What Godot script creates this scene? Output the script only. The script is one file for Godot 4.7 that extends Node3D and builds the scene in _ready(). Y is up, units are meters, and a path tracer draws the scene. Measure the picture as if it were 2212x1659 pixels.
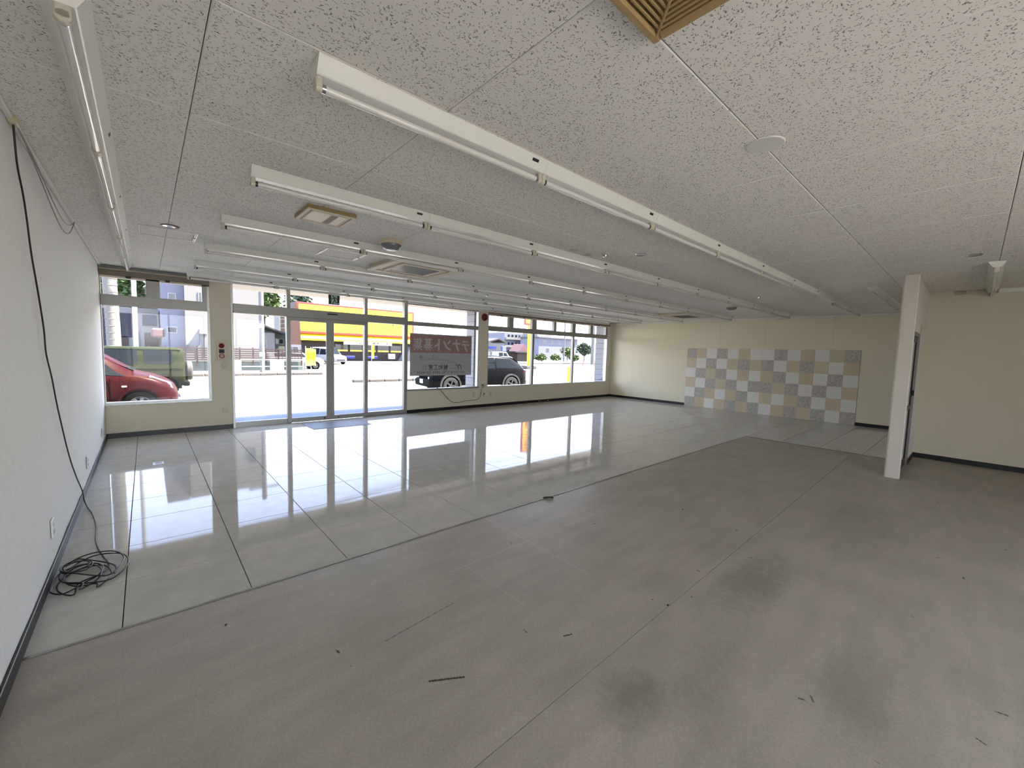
extends Node3D
# An empty shop unit: glossy floor tiles, a grey vinyl floor, rows of unlit tubes, a glazed front to a street.

const CE := 2.673      # ceiling height
const ZF := -8.89      # inner face of the glazed front wall
const XL := -0.5       # left wall
const XR := 12.75      # right wall
const ZB := 4.0        # wall behind the camera
const GY := -0.25      # forecourt level
const RY := -0.34      # road level
const TSX := 0.5976    # floor tile pitch along x
const TSZ := 0.5940    # floor tile pitch along z
const TX0 := -0.7386
const TZ0 := -2.9195   # where tiles meet the vinyl
const CPX := 0.9196    # ceiling panel pitch
const CPZ := 0.9231
const CX0 := -0.721
const CZ0 := 0.0802

var M := {}
var used := {}
var rng := RandomNumberGenerator.new()

func _ready() -> void:
	rng.seed = 4711
	view_and_light()
	materials()
	build_floor()
	build_ceiling()
	build_walls()
	build_front()
	build_outside_shell()
	build_mural()
	build_lamps()
	build_ceiling_things()
	build_wall_things()
	build_floor_things()
	build_cars()
	build_street()

# ---------------------------------------------------------------- camera, sky, sun, exposure
func view_and_light() -> void:
	var cam := Camera3D.new()
	cam.name = "camera"
	cam.position = Vector3(0, 1.54, 0)
	cam.basis = Basis.from_euler(Vector3(-0.0788573607, -0.7275863453, 0.0290405346))
	cam.fov = 2.0 * rad_to_deg(atan(829.5 / 888.727))
	cam.near = 0.02
	cam.far = 400.0
	add_child(cam)
	cam.current = true
	var e := Environment.new()
	e.background_mode = Environment.BG_SKY
	var sm := ProceduralSkyMaterial.new()
	sm.sky_top_color = Color(0.51, 0.63, 0.84)
	sm.sky_horizon_color = Color(0.89, 0.905, 0.925)
	sm.sky_curve = 0.22
	sm.ground_bottom_color = Color(0.5, 0.49, 0.47)
	sm.ground_horizon_color = Color(0.62, 0.64, 0.66)
	sm.sun_angle_max = 1.0
	sm.energy_multiplier = 1.0
	var sky := Sky.new()
	sky.sky_material = sm
	e.sky = sky
	e.ambient_light_source = Environment.AMBIENT_SOURCE_SKY
	e.background_energy_multiplier = 1.0
	e.tonemap_mode = Environment.TONE_MAPPER_LINEAR
	e.tonemap_exposure = 13.5
	e.sdfgi_enabled = true
	e.ssao_enabled = true
	e.ssil_enabled = true
	var we := WorldEnvironment.new()
	we.name = "world_environment"
	we.environment = e
	add_child(we)
	var sun := DirectionalLight3D.new()
	sun.name = "sun"
	sun.light_color = Color(1.0, 0.95, 0.87)
	sun.light_energy = 1.7
	sun.light_angular_distance = 0.53
	sun.shadow_enabled = true
	add_child(sun)
	sun.look_at_from_position(Vector3(0.50, 0.85, 0.16), Vector3.ZERO, Vector3.UP)

# ---------------------------------------------------------------- small helpers
func numbered(n: String) -> String:
	if not used.has(n):
		used[n] = 0
		return n
	used[n] += 1
	return "%s_%03d" % [n, used[n]]

func tag(o: Node, label: String, category: String, group := "") -> void:
	o.set_meta("label", label)
	o.set_meta("category", category)
	if group != "":
		o.set_meta("group", group)

func thing(n: String, label: String, category: String, at := Vector3.ZERO, turn := 0.0, group := "") -> Node3D:
	var o := Node3D.new()
	o.name = numbered(n)
	add_child(o)
	o.position = at
	o.rotation.y = turn
	tag(o, label, category, group)
	return o

func struct_node(n: String) -> Node3D:
	var o := Node3D.new()
	o.name = numbered(n)
	o.set_meta("kind", "structure")
	add_child(o)
	return o

func part(parent: Node, n: String, mesh: Mesh, m: Material, at := Vector3.ZERO) -> MeshInstance3D:
	var o := MeshInstance3D.new()
	o.name = n
	o.mesh = mesh
	o.material_override = m
	o.position = at
	o.cast_shadow = GeometryInstance3D.SHADOW_CASTING_SETTING_ON
	parent.add_child(o, true)
	return o

func solo(n: String, mesh: Mesh, m: Material, label: String, category: String, group := "", at := Vector3.ZERO) -> MeshInstance3D:
	var o := part(self, numbered(n), mesh, m, at)
	tag(o, label, category, group)
	return o

func structure(n: String, mesh: Mesh, m: Material) -> MeshInstance3D:
	var o := part(self, numbered(n), mesh, m)
	o.set_meta("kind", "structure")
	return o

func S() -> SurfaceTool:
	var st := SurfaceTool.new()
	st.begin(Mesh.PRIMITIVE_TRIANGLES)
	return st

func vtx(st: SurfaceTool, p: Vector3, n: Vector3, uv: Vector2) -> void:
	st.set_normal(n)
	st.set_uv(uv)
	st.add_vertex(p)

# corners in order round the face; "out" is a direction the face should look towards
func quad(st: SurfaceTool, a: Vector3, b: Vector3, c: Vector3, d: Vector3, out := Vector3.ZERO, u0 := Vector2(0, 0), u1 := Vector2(1, 1)) -> void:
	var n := (b - a).cross(c - a)
	if n.length_squared() < 1e-16:
		n = (c - a).cross(d - a)
	n = n.normalized()
	var ua := Vector2(u0.x, u1.y)
	var ub := Vector2(u1.x, u1.y)
	var uc := Vector2(u1.x, u0.y)
	var ud := Vector2(u0.x, u0.y)
	if out != Vector3.ZERO and n.dot(out) < 0.0:
		n = -n
		vtx(st, a, n, ua); vtx(st, b, n, ub); vtx(st, c, n, uc)
		vtx(st, a, n, ua); vtx(st, c, n, uc); vtx(st, d, n, ud)
	else:
		vtx(st, a, n, ua); vtx(st, c, n, uc); vtx(st, b, n, ub)
		vtx(st, a, n, ua); vtx(st, d, n, ud); vtx(st, c, n, uc)

func tri(st: SurfaceTool, a: Vector3, b: Vector3, c: Vector3, out := Vector3.ZERO) -> void:
	var n := (b - a).cross(c - a).normalized()
	if out != Vector3.ZERO and n.dot(out) < 0.0:
		n = -n
		vtx(st, a, n, Vector2(0, 0)); vtx(st, b, n, Vector2(1, 0)); vtx(st, c, n, Vector2(0, 1))
	else:
		vtx(st, a, n, Vector2(0, 0)); vtx(st, c, n, Vector2(0, 1)); vtx(st, b, n, Vector2(1, 0))

# box from corner to corner
func bx(st: SurfaceTool, lo: Vector3, hi: Vector3) -> void:
	for ax in 3:
		var u := (ax + 1) % 3
		var w := (ax + 2) % 3
		for s in 2:
			var p := []
			for k in [[0, 0], [1, 0], [1, 1], [0, 1]]:
				var v := Vector3.ZERO
				v[ax] = hi[ax] if s == 1 else lo[ax]
				v[u] = hi[u] if k[0] == 1 else lo[u]
				v[w] = hi[w] if k[1] == 1 else lo[w]
				p.append(v)
			var out := Vector3.ZERO
			out[ax] = 1.0 if s == 1 else -1.0
			quad(st, p[0], p[1], p[2], p[3], out)

func box(lo: Vector3, hi: Vector3) -> ArrayMesh:
	var st := S()
	bx(st, lo, hi)
	return st.commit()

# chamfered box
func cb(st: SurfaceTool, lo: Vector3, hi: Vector3, b: float) -> void:
	var c := (lo + hi) * 0.5
	var h := (hi - lo) * 0.5
	b = minf(b, minf(h.x, minf(h.y, h.z)) * 0.9)
	var pt := func(sg: Vector3, ax: int) -> Vector3:
		var v := sg * h
		for k in 3:
			if k != ax:
				v[k] -= sg[k] * b
		return c + v
	for ax in 3:
		var u := (ax + 1) % 3
		var w := (ax + 2) % 3
		for s in [-1.0, 1.0]:
			var p := []
			for k in [[-1.0, -1.0], [1.0, -1.0], [1.0, 1.0], [-1.0, 1.0]]:
				var sg := Vector3.ZERO
				sg[ax] = s
				sg[u] = k[0]
				sg[w] = k[1]
				p.append(pt.call(sg, ax))
			var out := Vector3.ZERO
			out[ax] = s
			quad(st, p[0], p[1], p[2], p[3], out)
		for su in [-1.0, 1.0]:
			for sw in [-1.0, 1.0]:
				var s0 := Vector3.ZERO
				s0[u] = su
				s0[w] = sw
				s0[ax] = -1.0
				var s1 := s0
				s1[ax] = 1.0
				var out2 := Vector3.ZERO
				out2[u] = su
				out2[w] = sw
				quad(st, pt.call(s0, u), pt.call(s1, u), pt.call(s1, w), pt.call(s0, w), out2)
	for sx in [-1.0, 1.0]:
		for sy in [-1.0, 1.0]:
			for sz in [-1.0, 1.0]:
				var sg2 := Vector3(sx, sy, sz)
				tri(st, pt.call(sg2, 0), pt.call(sg2, 1), pt.call(sg2, 2), sg2)

func cbox(lo: Vector3, hi: Vector3, b := 0.004) -> ArrayMesh:
	var st := S()
	cb(st, lo, hi, b)
	return st.commit()

# round bar along a path
func tube(st: SurfaceTool, pts: Array, r: float, n := 6, closed := false, caps := true) -> void:
	var m := pts.size()
	var rings := []
	var up := Vector3(0.13, 0.97, 0.21).normalized()
	for i in m:
		var d: Vector3
		if closed:
			d = pts[(i + 1) % m] - pts[(i - 1 + m) % m]
		else:
			d = pts[mini(i + 1, m - 1)] - pts[maxi(i - 1, 0)]
		d = d.normalized()
		var a := up - d * up.dot(d)
		if a.length() < 0.05:
			a = Vector3(1, 0, 0) - d * d.x
		a = a.normalized()
		up = a
		var b := d.cross(a)
		var ring := []
		for k in n:
			var t := TAU * k / n
			ring.append([pts[i] + (a * cos(t) + b * sin(t)) * r, a * cos(t) + b * sin(t)])
		rings.append(ring)
	var last := m if closed else m - 1
	for i in last:
		var r0: Array = rings[i]
		var r1: Array = rings[(i + 1) % m]
		for k in n:
			var k2 := (k + 1) % n
			var ar := [r0[k], r0[k2], r1[k2], r1[k]]
			for q in [[0, 2, 1], [0, 3, 2]]:
				for j in q:
					vtx(st, ar[j][0], ar[j][1], Vector2(float(i) / m, float(k) / n))
	if caps and not closed:
		for e in [0, m - 1]:
			var rr: Array = rings[e]
			var d2: Vector3 = (pts[0] - pts[1]) if e == 0 else (pts[m - 1] - pts[m - 2])
			for k in range(1, n - 1):
				tri(st, rr[0][0], rr[k][0], rr[k + 1][0], d2)

# turned shape: profile of (radius, height), around axis given by xf.basis.y
func lathe(st: SurfaceTool, xf: Transform3D, prof: Array, n := 20) -> void:
	for i in prof.size() - 1:
		var p0: Vector2 = prof[i]
		var p1: Vector2 = prof[i + 1]
		var sl := Vector2(p1.y - p0.y, p0.x - p1.x)
		if sl.length() < 1e-7:
			continue
		sl = sl.normalized()
		for k in n:
			var t0 := TAU * k / n
			var t1 := TAU * (k + 1) / n
			var d0 := Vector3(cos(t0), 0, sin(t0))
			var d1 := Vector3(cos(t1), 0, sin(t1))
			var a := xf * (d0 * p0.x + Vector3.UP * p0.y)
			var b := xf * (d1 * p0.x + Vector3.UP * p0.y)
			var c := xf * (d1 * p1.x + Vector3.UP * p1.y)
			var d := xf * (d0 * p1.x + Vector3.UP * p1.y)
			var n0 := (xf.basis * (d0 * sl.x + Vector3.UP * sl.y)).normalized()
			var n1 := (xf.basis * (d1 * sl.x + Vector3.UP * sl.y)).normalized()
			vtx(st, a, n0, Vector2(0, 0)); vtx(st, b, n1, Vector2(1, 0)); vtx(st, c, n1, Vector2(1, 1))
			vtx(st, a, n0, Vector2(0, 0)); vtx(st, c, n1, Vector2(1, 1)); vtx(st, d, n0, Vector2(0, 1))

func turned(at: Vector3, prof: Array, n := 20) -> ArrayMesh:
	var st := S()
	lathe(st, Transform3D(Basis.IDENTITY, at), prof, n)
	return st.commit()

# flat outline pulled along local z
func prism(st: SurfaceTool, poly: PackedVector2Array, xf: Transform3D, depth: float) -> void:
	var idx := Geometry2D.triangulate_polygon(poly)
	for s in 2:
		var z := depth * s
		var out := xf.basis.z * (1.0 if s == 1 else -1.0)
		for i in range(0, idx.size(), 3):
			tri(st, xf * Vector3(poly[idx[i]].x, poly[idx[i]].y, z), xf * Vector3(poly[idx[i + 1]].x, poly[idx[i + 1]].y, z), xf * Vector3(poly[idx[i + 2]].x, poly[idx[i + 2]].y, z), out)
	var area := 0.0
	for i in poly.size():
		area += poly[i].cross(poly[(i + 1) % poly.size()])
	for i in poly.size():
		var a := poly[i]
		var b := poly[(i + 1) % poly.size()]
		var e := b - a
		var o2 := Vector2(e.y, -e.x) * signf(area)
		quad(st, xf * Vector3(a.x, a.y, 0), xf * Vector3(b.x, b.y, 0), xf * Vector3(b.x, b.y, depth), xf * Vector3(a.x, a.y, depth), xf.basis * Vector3(o2.x, o2.y, 0))

func smooth(pts: Array, sub := 5, closed := false) -> Array:
	var out := []
	var m := pts.size()
	var segs := m if closed else m - 1
	for i in segs:
		var p0: Vector3 = pts[(i - 1 + m) % m] if closed else pts[maxi(i - 1, 0)]
		var p1: Vector3 = pts[i]
		var p2: Vector3 = pts[(i + 1) % m]
		var p3: Vector3 = pts[(i + 2) % m] if closed else pts[mini(i + 2, m - 1)]
		for k in sub:
			out.append(p1.cubic_interpolate(p2, p0, p3, float(k) / sub))
	if not closed:
		out.append(pts[m - 1])
	return out

# ---------------------------------------------------------------- materials and printed textures
func mat(c: Color, rough := 0.7, metal := 0.0, spec := 0.5) -> StandardMaterial3D:
	var m := StandardMaterial3D.new()
	m.albedo_color = c
	m.roughness = rough
	m.metallic = metal
	m.metallic_specular = spec
	return m

func grain(m: StandardMaterial3D, a: Color, b: Color, freq: float, scale: float, seed_n := 1, oct := 4) -> StandardMaterial3D:
	var nz := FastNoiseLite.new()
	nz.seed = seed_n
	nz.frequency = freq
	nz.fractal_octaves = oct
	var g := Gradient.new()
	g.set_color(0, a)
	g.set_color(1, b)
	var t := NoiseTexture2D.new()
	t.width = 512
	t.height = 512
	t.seamless = true
	t.noise = nz
	t.color_ramp = g
	m.albedo_texture = t
	m.uv1_triplanar = true
	m.uv1_world_triplanar = true
	m.uv1_scale = Vector3.ONE * scale
	return m

func printed(img: Image, rough := 0.6) -> StandardMaterial3D:
	var m := mat(Color.WHITE, rough)
	m.albedo_texture = ImageTexture.create_from_image(img)
	return m

func materials() -> void:
	M.tile = grain(mat(Color(1, 1, 1), 0.035, 0.0, 0.22), Color(0.76, 0.745, 0.705), Color(0.81, 0.795, 0.755), 0.012, 0.9, 3)
	M.tile2 = grain(mat(Color(1, 1, 1), 0.045, 0.0, 0.22), Color(0.75, 0.735, 0.695), Color(0.80, 0.785, 0.745), 0.012, 0.9, 9)
	M.grout = mat(Color(0.16, 0.15, 0.14), 0.9)
	M.strip = mat(Color(0.62, 0.62, 0.62), 0.22, 1.0)
	M.panel = printed(ceiling_image(), 0.95)
	M.panel_back = mat(Color(0.2, 0.19, 0.18), 0.95)
	M.left_wall = grain(mat(Color(1, 1, 1), 0.75), Color(0.89, 0.885, 0.87), Color(0.915, 0.91, 0.895), 0.02, 1.4, 5)
	M.wall = grain(mat(Color(1, 1, 1), 0.8), Color(0.885, 0.85, 0.74), Color(0.905, 0.87, 0.765), 0.03, 1.6, 6)
	M.wall_paint = grain(mat(Color(1, 1, 1), 0.8), Color(0.81, 0.78, 0.69), Color(0.83, 0.80, 0.71), 0.03, 1.6, 7)
	M.white_wall = mat(Color(0.90, 0.885, 0.85), 0.8)
	M.post = mat(Color(0.79, 0.76, 0.71), 0.6)
	M.black_base = mat(Color(0.035, 0.035, 0.04), 0.45)
	M.mould = mat(Color(0.88, 0.87, 0.83), 0.5)
	M.alu = grain(mat(Color(1, 1, 1), 0.42, 0.55), Color(0.56, 0.555, 0.53), Color(0.62, 0.61, 0.585), 0.02, 3.0, 11)
	M.alu_light = mat(Color(0.80, 0.80, 0.78), 0.35, 0.3)
	M.gasket = mat(Color(0.05, 0.05, 0.05), 0.7)
	M.brown_board = mat(Color(0.50, 0.46, 0.40), 0.6)
	M.cream = mat(Color(0.86, 0.82, 0.74), 0.6)
	M.lamp_white = mat(Color(0.90, 0.90, 0.865), 0.28)
	M.lamp_cream = mat(Color(0.78, 0.76, 0.68), 0.4)
	M.tube = mat(Color(0.86, 0.85, 0.82), 0.07, 0.0, 0.6)
	M.chrome = mat(Color(0.75, 0.75, 0.74), 0.12, 1.0)
	M.dark_metal = mat(Color(0.22, 0.21, 0.20), 0.4, 0.6)
	M.beige_plastic = mat(Color(0.80, 0.75, 0.62), 0.45)
	M.old_plastic = mat(Color(0.66, 0.56, 0.38), 0.5)
	M.old_plastic_dark = mat(Color(0.42, 0.34, 0.21), 0.6)
	M.white_plastic = mat(Color(0.88, 0.87, 0.84), 0.4)
	M.grey_plastic = mat(Color(0.45, 0.46, 0.46), 0.25)
	M.plate = mat(Color(0.73, 0.70, 0.60), 0.4)
	M.black = mat(Color(0.02, 0.02, 0.02), 0.5)
	M.red_lamp = mat(Color(0.42, 0.03, 0.04), 0.25)
	M.cable = mat(Color(0.10, 0.095, 0.09), 0.4)
	M.cable_grey = mat(Color(0.52, 0.51, 0.49), 0.5)
	M.mat_grey = grain(mat(Color(1, 1, 1), 0.6), Color(0.30, 0.31, 0.33), Color(0.38, 0.39, 0.41), 0.2, 6.0, 13)
	var gl := mat(Color(0.25, 0.27, 0.27, 0.03), 0.0, 0.0, 0.3)
	gl.transparency = BaseMaterial3D.TRANSPARENCY_ALPHA
	M.glass = gl
	var fg := mat(Color(0.93, 0.94, 0.92), 0.25)
	fg.backlight = Color(0.9, 0.9, 0.9)
	M.frosted = fg
	# outside
	M.asphalt = grain(mat(Color(1, 1, 1), 0.95), Color(0.44, 0.43, 0.405), Color(0.52, 0.505, 0.48), 0.25, 0.6, 21)
	M.road = grain(mat(Color(1, 1, 1), 0.95), Color(0.34, 0.335, 0.32), Color(0.40, 0.39, 0.375), 0.25, 0.5, 22)
	M.apron = grain(mat(Color(1, 1, 1), 0.9), Color(0.36, 0.365, 0.375), Color(0.45, 0.455, 0.465), 0.3, 1.2, 23)
	M.kerb = grain(mat(Color(1, 1, 1), 0.9), Color(0.20, 0.185, 0.165), Color(0.30, 0.28, 0.26), 0.1, 1.0, 24)
	M.house_white = mat(Color(0.34, 0.34, 0.37), 0.9)
	M.house_warm = mat(Color(0.37, 0.36, 0.345), 0.9)
	M.house_grey = mat(Color(0.24, 0.24, 0.27), 0.9)
	M.shade_grey = mat(Color(0.12, 0.12, 0.15), 0.9)
	M.brown_wood = mat(Color(0.15, 0.09, 0.06), 0.8)
	M.slat = mat(Color(0.17, 0.09, 0.075), 0.8)
	M.roof_tile = mat(Color(0.14, 0.135, 0.14), 0.8)
	M.win_dark = mat(Color(0.10, 0.11, 0.13), 0.1)
	M.win_frame = mat(Color(0.42, 0.42, 0.41), 0.5)
	M.concrete = grain(mat(Color(1, 1, 1), 0.9), Color(0.30, 0.295, 0.28), Color(0.38, 0.37, 0.355), 0.05, 1.0, 25)
	M.trunk = grain(mat(Color(1, 1, 1), 0.9), Color(0.30, 0.285, 0.265), Color(0.40, 0.385, 0.36), 0.08, 1.5, 26)
	M.yellow = mat(Color(0.80, 0.75, 0.04), 0.6)
	M.yellow_pole = mat(Color(0.82, 0.66, 0.06), 0.5)
	M.red_paint = mat(Color(0.62, 0.10, 0.04), 0.5)
	M.shop_dark = mat(Color(0.12, 0.07, 0.055), 0.8)
	M.blue_paint = mat(Color(0.05, 0.11, 0.42), 0.5)
	M.pink = grain(mat(Color(1, 1, 1), 0.8), Color(0.20, 0.09, 0.10), Color(0.36, 0.24, 0.24), 0.2, 3.0, 27)
	M.white_out = mat(Color(0.62, 0.62, 0.62), 0.5)
	M.tile_out = mat(Color(0.50, 0.51, 0.54), 0.4)
	M.mesh_green = grain(mat(Color(1, 1, 1), 0.9), Color(0.24, 0.27, 0.24), Color(0.32, 0.34, 0.31), 0.2, 1.0, 28)
	M.soffit = mat(Color(0.74, 0.71, 0.66), 0.8)
	var lf := mat(Color(0.20, 0.27, 0.05), 0.7)
	lf.backlight = Color(0.35, 0.45, 0.1)
	M.leaf_bright = lf
	var lf2 := mat(Color(0.10, 0.17, 0.06), 0.7)
	lf2.backlight = Color(0.2, 0.3, 0.08)
	M.leaf_dark = lf2
	M.black_out = mat(Color(0.02, 0.02, 0.02), 0.9, 0.0, 0.04)
	M.wire = mat(Color(0.08, 0.08, 0.08), 0.6)

# rock-wool board: small dark worm holes, longer along the board
func ceiling_image() -> Image:
	var n := 1024
	var img := Image.create(n, n, true, Image.FORMAT_RGB8)
	img.fill(Color(0.93, 0.915, 0.885))
	var r := RandomNumberGenerator.new()
	r.seed = 77
	for i in 2600:
		var x := r.randi_range(0, n - 1)
		var y := r.randi_range(0, n - 1)
		var w := r.randi_range(2, 5)
		var v := r.randf_range(0.90, 0.945)
		img.fill_rect(Rect2i(x, y, w, w), Color(v, v * 0.985, v * 0.953))
	for i in 3400:
		var p := Vector2(r.randf() * n, r.randf() * n)
		var ang := r.randfn(0.0, 0.75)
		var len := r.randf_range(3.0, 17.0) * (1.0 if r.randf() < 0.55 else 0.45)
		var thick := r.randf_range(1.2, 3.6)
		var dark := r.randf_range(0.42, 0.74)
		var bend := r.randf_range(-0.25, 0.25)
		var steps := int(len) + 1
		for s in steps:
			var f := sin(PI * (s + 0.7) / (steps + 0.6))
			var q := thick * (0.45 + 0.55 * f)
			var k := int(ceil(q))
			var x0 := int(p.x)
			var y0 := int(p.y)
			img.fill_rect(Rect2i(clampi(x0, 0, n - 4), clampi(y0, 0, n - 4), maxi(1, k), maxi(1, k)), Color(dark, dark * 0.97, dark * 0.92))
			ang += bend * r.randf()
			if r.randf() < 0.12:
				ang += r.randf_range(-0.9, 0.9)
			p += Vector2(cos(ang), sin(ang))
	for i in 3000:
		var v2 := r.randf_range(0.55, 0.78)
		img.fill_rect(Rect2i(r.randi_range(0, n - 2), r.randi_range(0, n - 2), r.randi_range(1, 2), 1), Color(v2, v2 * 0.97, v2 * 0.93))
	img.generate_mipmaps()
	return img

# vinyl sheet: fine speckle, worn streaks, ridges telegraphing from the old tiles below, scuffs and stains
const VX0 := -0.5
const VZ0 := -2.93
const VW := 10.24
const VH := 6.93
func vinyl_image() -> Image:
	var w := 2048
	var h := 1386
	var n1 := FastNoiseLite.new()
	n1.seed = 31
	n1.frequency = 0.006
	n1.fractal_octaves = 4
	var n2 := FastNoiseLite.new()
	n2.seed = 32
	n2.frequency = 0.02
	n2.fractal_octaves = 3
	var data := PackedByteArray()
	data.resize(w * h * 3)
	var r := RandomNumberGenerator.new()
	r.seed = 5
	var stains := [[3.1, -0.90, 0.45, 0.16, 0.13], [1.60, -0.92, 0.16, 0.12, 0.13], [2.0, -0.75, 0.25, 0.12, 0.07], [4.9, -0.6, 0.7, 0.25, 0.07], [2.5, -0.25, 0.3, 0.12, 0.07]]
	var cell := 0
	for y in h:
		var wz := VZ0 + VH * y / h
		for x in w:
			var wx := VX0 + VW * x / w
			var v := 0.645 + 0.035 * n1.get_noise_2d(x, y) + 0.03 * n2.get_noise_2d(x * 0.35, y * 1.6) + (float((x * 7919 + y * 104729 + x * y * 31) % 97) / 97.0 - 0.5) * 0.055
			var st := 0.0
			for s in stains:
				var dx: float = (wx - s[0]) / s[2]
				var dz: float = (wz - s[1]) / s[3]
				var q := dx * dx + dz * dz
				if q < 1.8:
					var edge := 1.0 - q / 1.8 + 0.35 * n2.get_noise_2d(x * 4.0, y * 4.0) + 0.35 * n1.get_noise_2d(x * 3.0, y * 3.0)
					st = maxf(st, s[4] * clampf(edge, 0.0, 1.0))
			v *= 1.0 - st
			data[cell] = int(clampf(v * 1.0, 0, 1) * 255.0)
			data[cell + 1] = int(clampf(v * (0.95 - st * 0.02), 0, 1) * 255.0)
			data[cell + 2] = int(clampf(v * (0.865 - st * 0.12), 0, 1) * 255.0)
			cell += 3
	var img := Image.create_from_data(w, h, false, Image.FORMAT_RGB8, data)
	# pale worn lines over the joints of the tiles underneath
	var pale := Color(0.66, 0.645, 0.60)
	for k in range(1, 14):
		var xx := 0.045 + 0.5976 * k - 0.24
		vline(img, Vector2(xx, -2.85), Vector2(xx, 2.0), 0.4, pale, 40 + k)
	for zz in [-2.31, -1.69, -0.62, -0.05, 0.55]:
		vline(img, Vector2(-0.4, zz), Vector2(7.0, zz - 0.02), 0.3, pale, 90)
	vline(img, Vector2(2.3, -2.85), Vector2(2.27, -1.69), 1.0, Color(0.74, 0.735, 0.71), 3)
	vline(img, Vector2(1.5, -2.31), Vector2(3.6, -2.33), 0.95, Color(0.72, 0.715, 0.69), 4)
	vline(img, Vector2(1.66, -2.31), Vector2(1.68, -1.7), 0.9, Color(0.70, 0.695, 0.66), 6)
	vline(img, Vector2(2.9, -2.8), Vector2(2.88, -2.0), 0.6, Color(0.68, 0.67, 0.64), 7)
	# scuffs
	var dk := Color(0.20, 0.18, 0.16)
	stroke_w(img, [Vector2(0.94, -1.57), Vector2(1.0, -1.535), Vector2(1.075, -1.49)], 0.010, dk)
	stroke_w(img, [Vector2(1.66, -1.375), Vector2(1.70, -1.36)], 0.008, dk)
	stroke_w(img, [Vector2(0.9, -1.95), Vector2(1.35, -2.0)], 0.004, Color(0.47, 0.45, 0.41))
	for i in 46:
		var p := Vector2(r.randf_range(-0.3, 7.5), r.randf_range(-2.8, 1.0))
		var a := r.randf() * TAU
		stroke_w(img, [p, p + Vector2(cos(a), sin(a)) * r.randf_range(0.004, 0.035)], 0.004, dk.lerp(Color(0.45, 0.43, 0.4), r.randf()))
	img.generate_mipmaps()
	return img

func vpix(p: Vector2) -> Vector2:
	return Vector2((p.x - VX0) / VW * 2048.0, (p.y - VZ0) / VH * 1386.0)

func vline(img: Image, a: Vector2, b: Vector2, keep: float, c: Color, seed_n: int) -> void:
	var nz := FastNoiseLite.new()
	nz.seed = seed_n
	nz.frequency = 0.012
	var pa := vpix(a)
	var pb := vpix(b)
	var n := int(pa.distance_to(pb))
	for i in n:
		var p := pa.lerp(pb, float(i) / n)
		var s := clampf(nz.get_noise_1d(i) + keep, 0.0, 1.0)
		if p.x < 0 or p.y < 0 or p.x >= 2047 or p.y >= 1385:
			continue
		var q := img.get_pixel(int(p.x), int(p.y))
		img.set_pixel(int(p.x), int(p.y), q.lerp(c, s * 0.6))
		if keep > 0.85:
			img.set_pixel(int(p.x) + 1, int(p.y), q.lerp(c, s * 0.35))

func stroke_w(img: Image, pts: Array, w: float, c: Color) -> void:
	var q := []
	for p in pts:
		q.append(vpix(p))
	stroke(img, q, maxf(1.0, w / VW * 2048.0), c)

# ---- strokes for lettering; glyph boxes run 0..1 with y down
func stroke(img: Image, pts: Array, w: float, c: Color) -> void:
	var W := img.get_width()
	var H := img.get_height()
	for i in pts.size() - 1:
		var a: Vector2 = pts[i]
		var b: Vector2 = pts[i + 1]
		var n := maxi(1, int(a.distance_to(b) * 2.0))
		for k in n + 1:
			var p := a.lerp(b, float(k) / n)
			var h := w * 0.5
			for yy in range(int(floor(p.y - h)), int(ceil(p.y + h)) + 1):
				for xx in range(int(floor(p.x - h)), int(ceil(p.x + h)) + 1):
					if xx >= 0 and yy >= 0 and xx < W and yy < H:
						if Vector2(xx + 0.5 - p.x, yy + 0.5 - p.y).length() <= maxf(h, 0.71):
							img.set_pixel(xx, yy, c)

func rc(x0: float, y0: float, x1: float, y1: float) -> Array:
	return [x0, y0, x1, y0, x1, y1, x0, y1, x0, y0]

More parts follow.
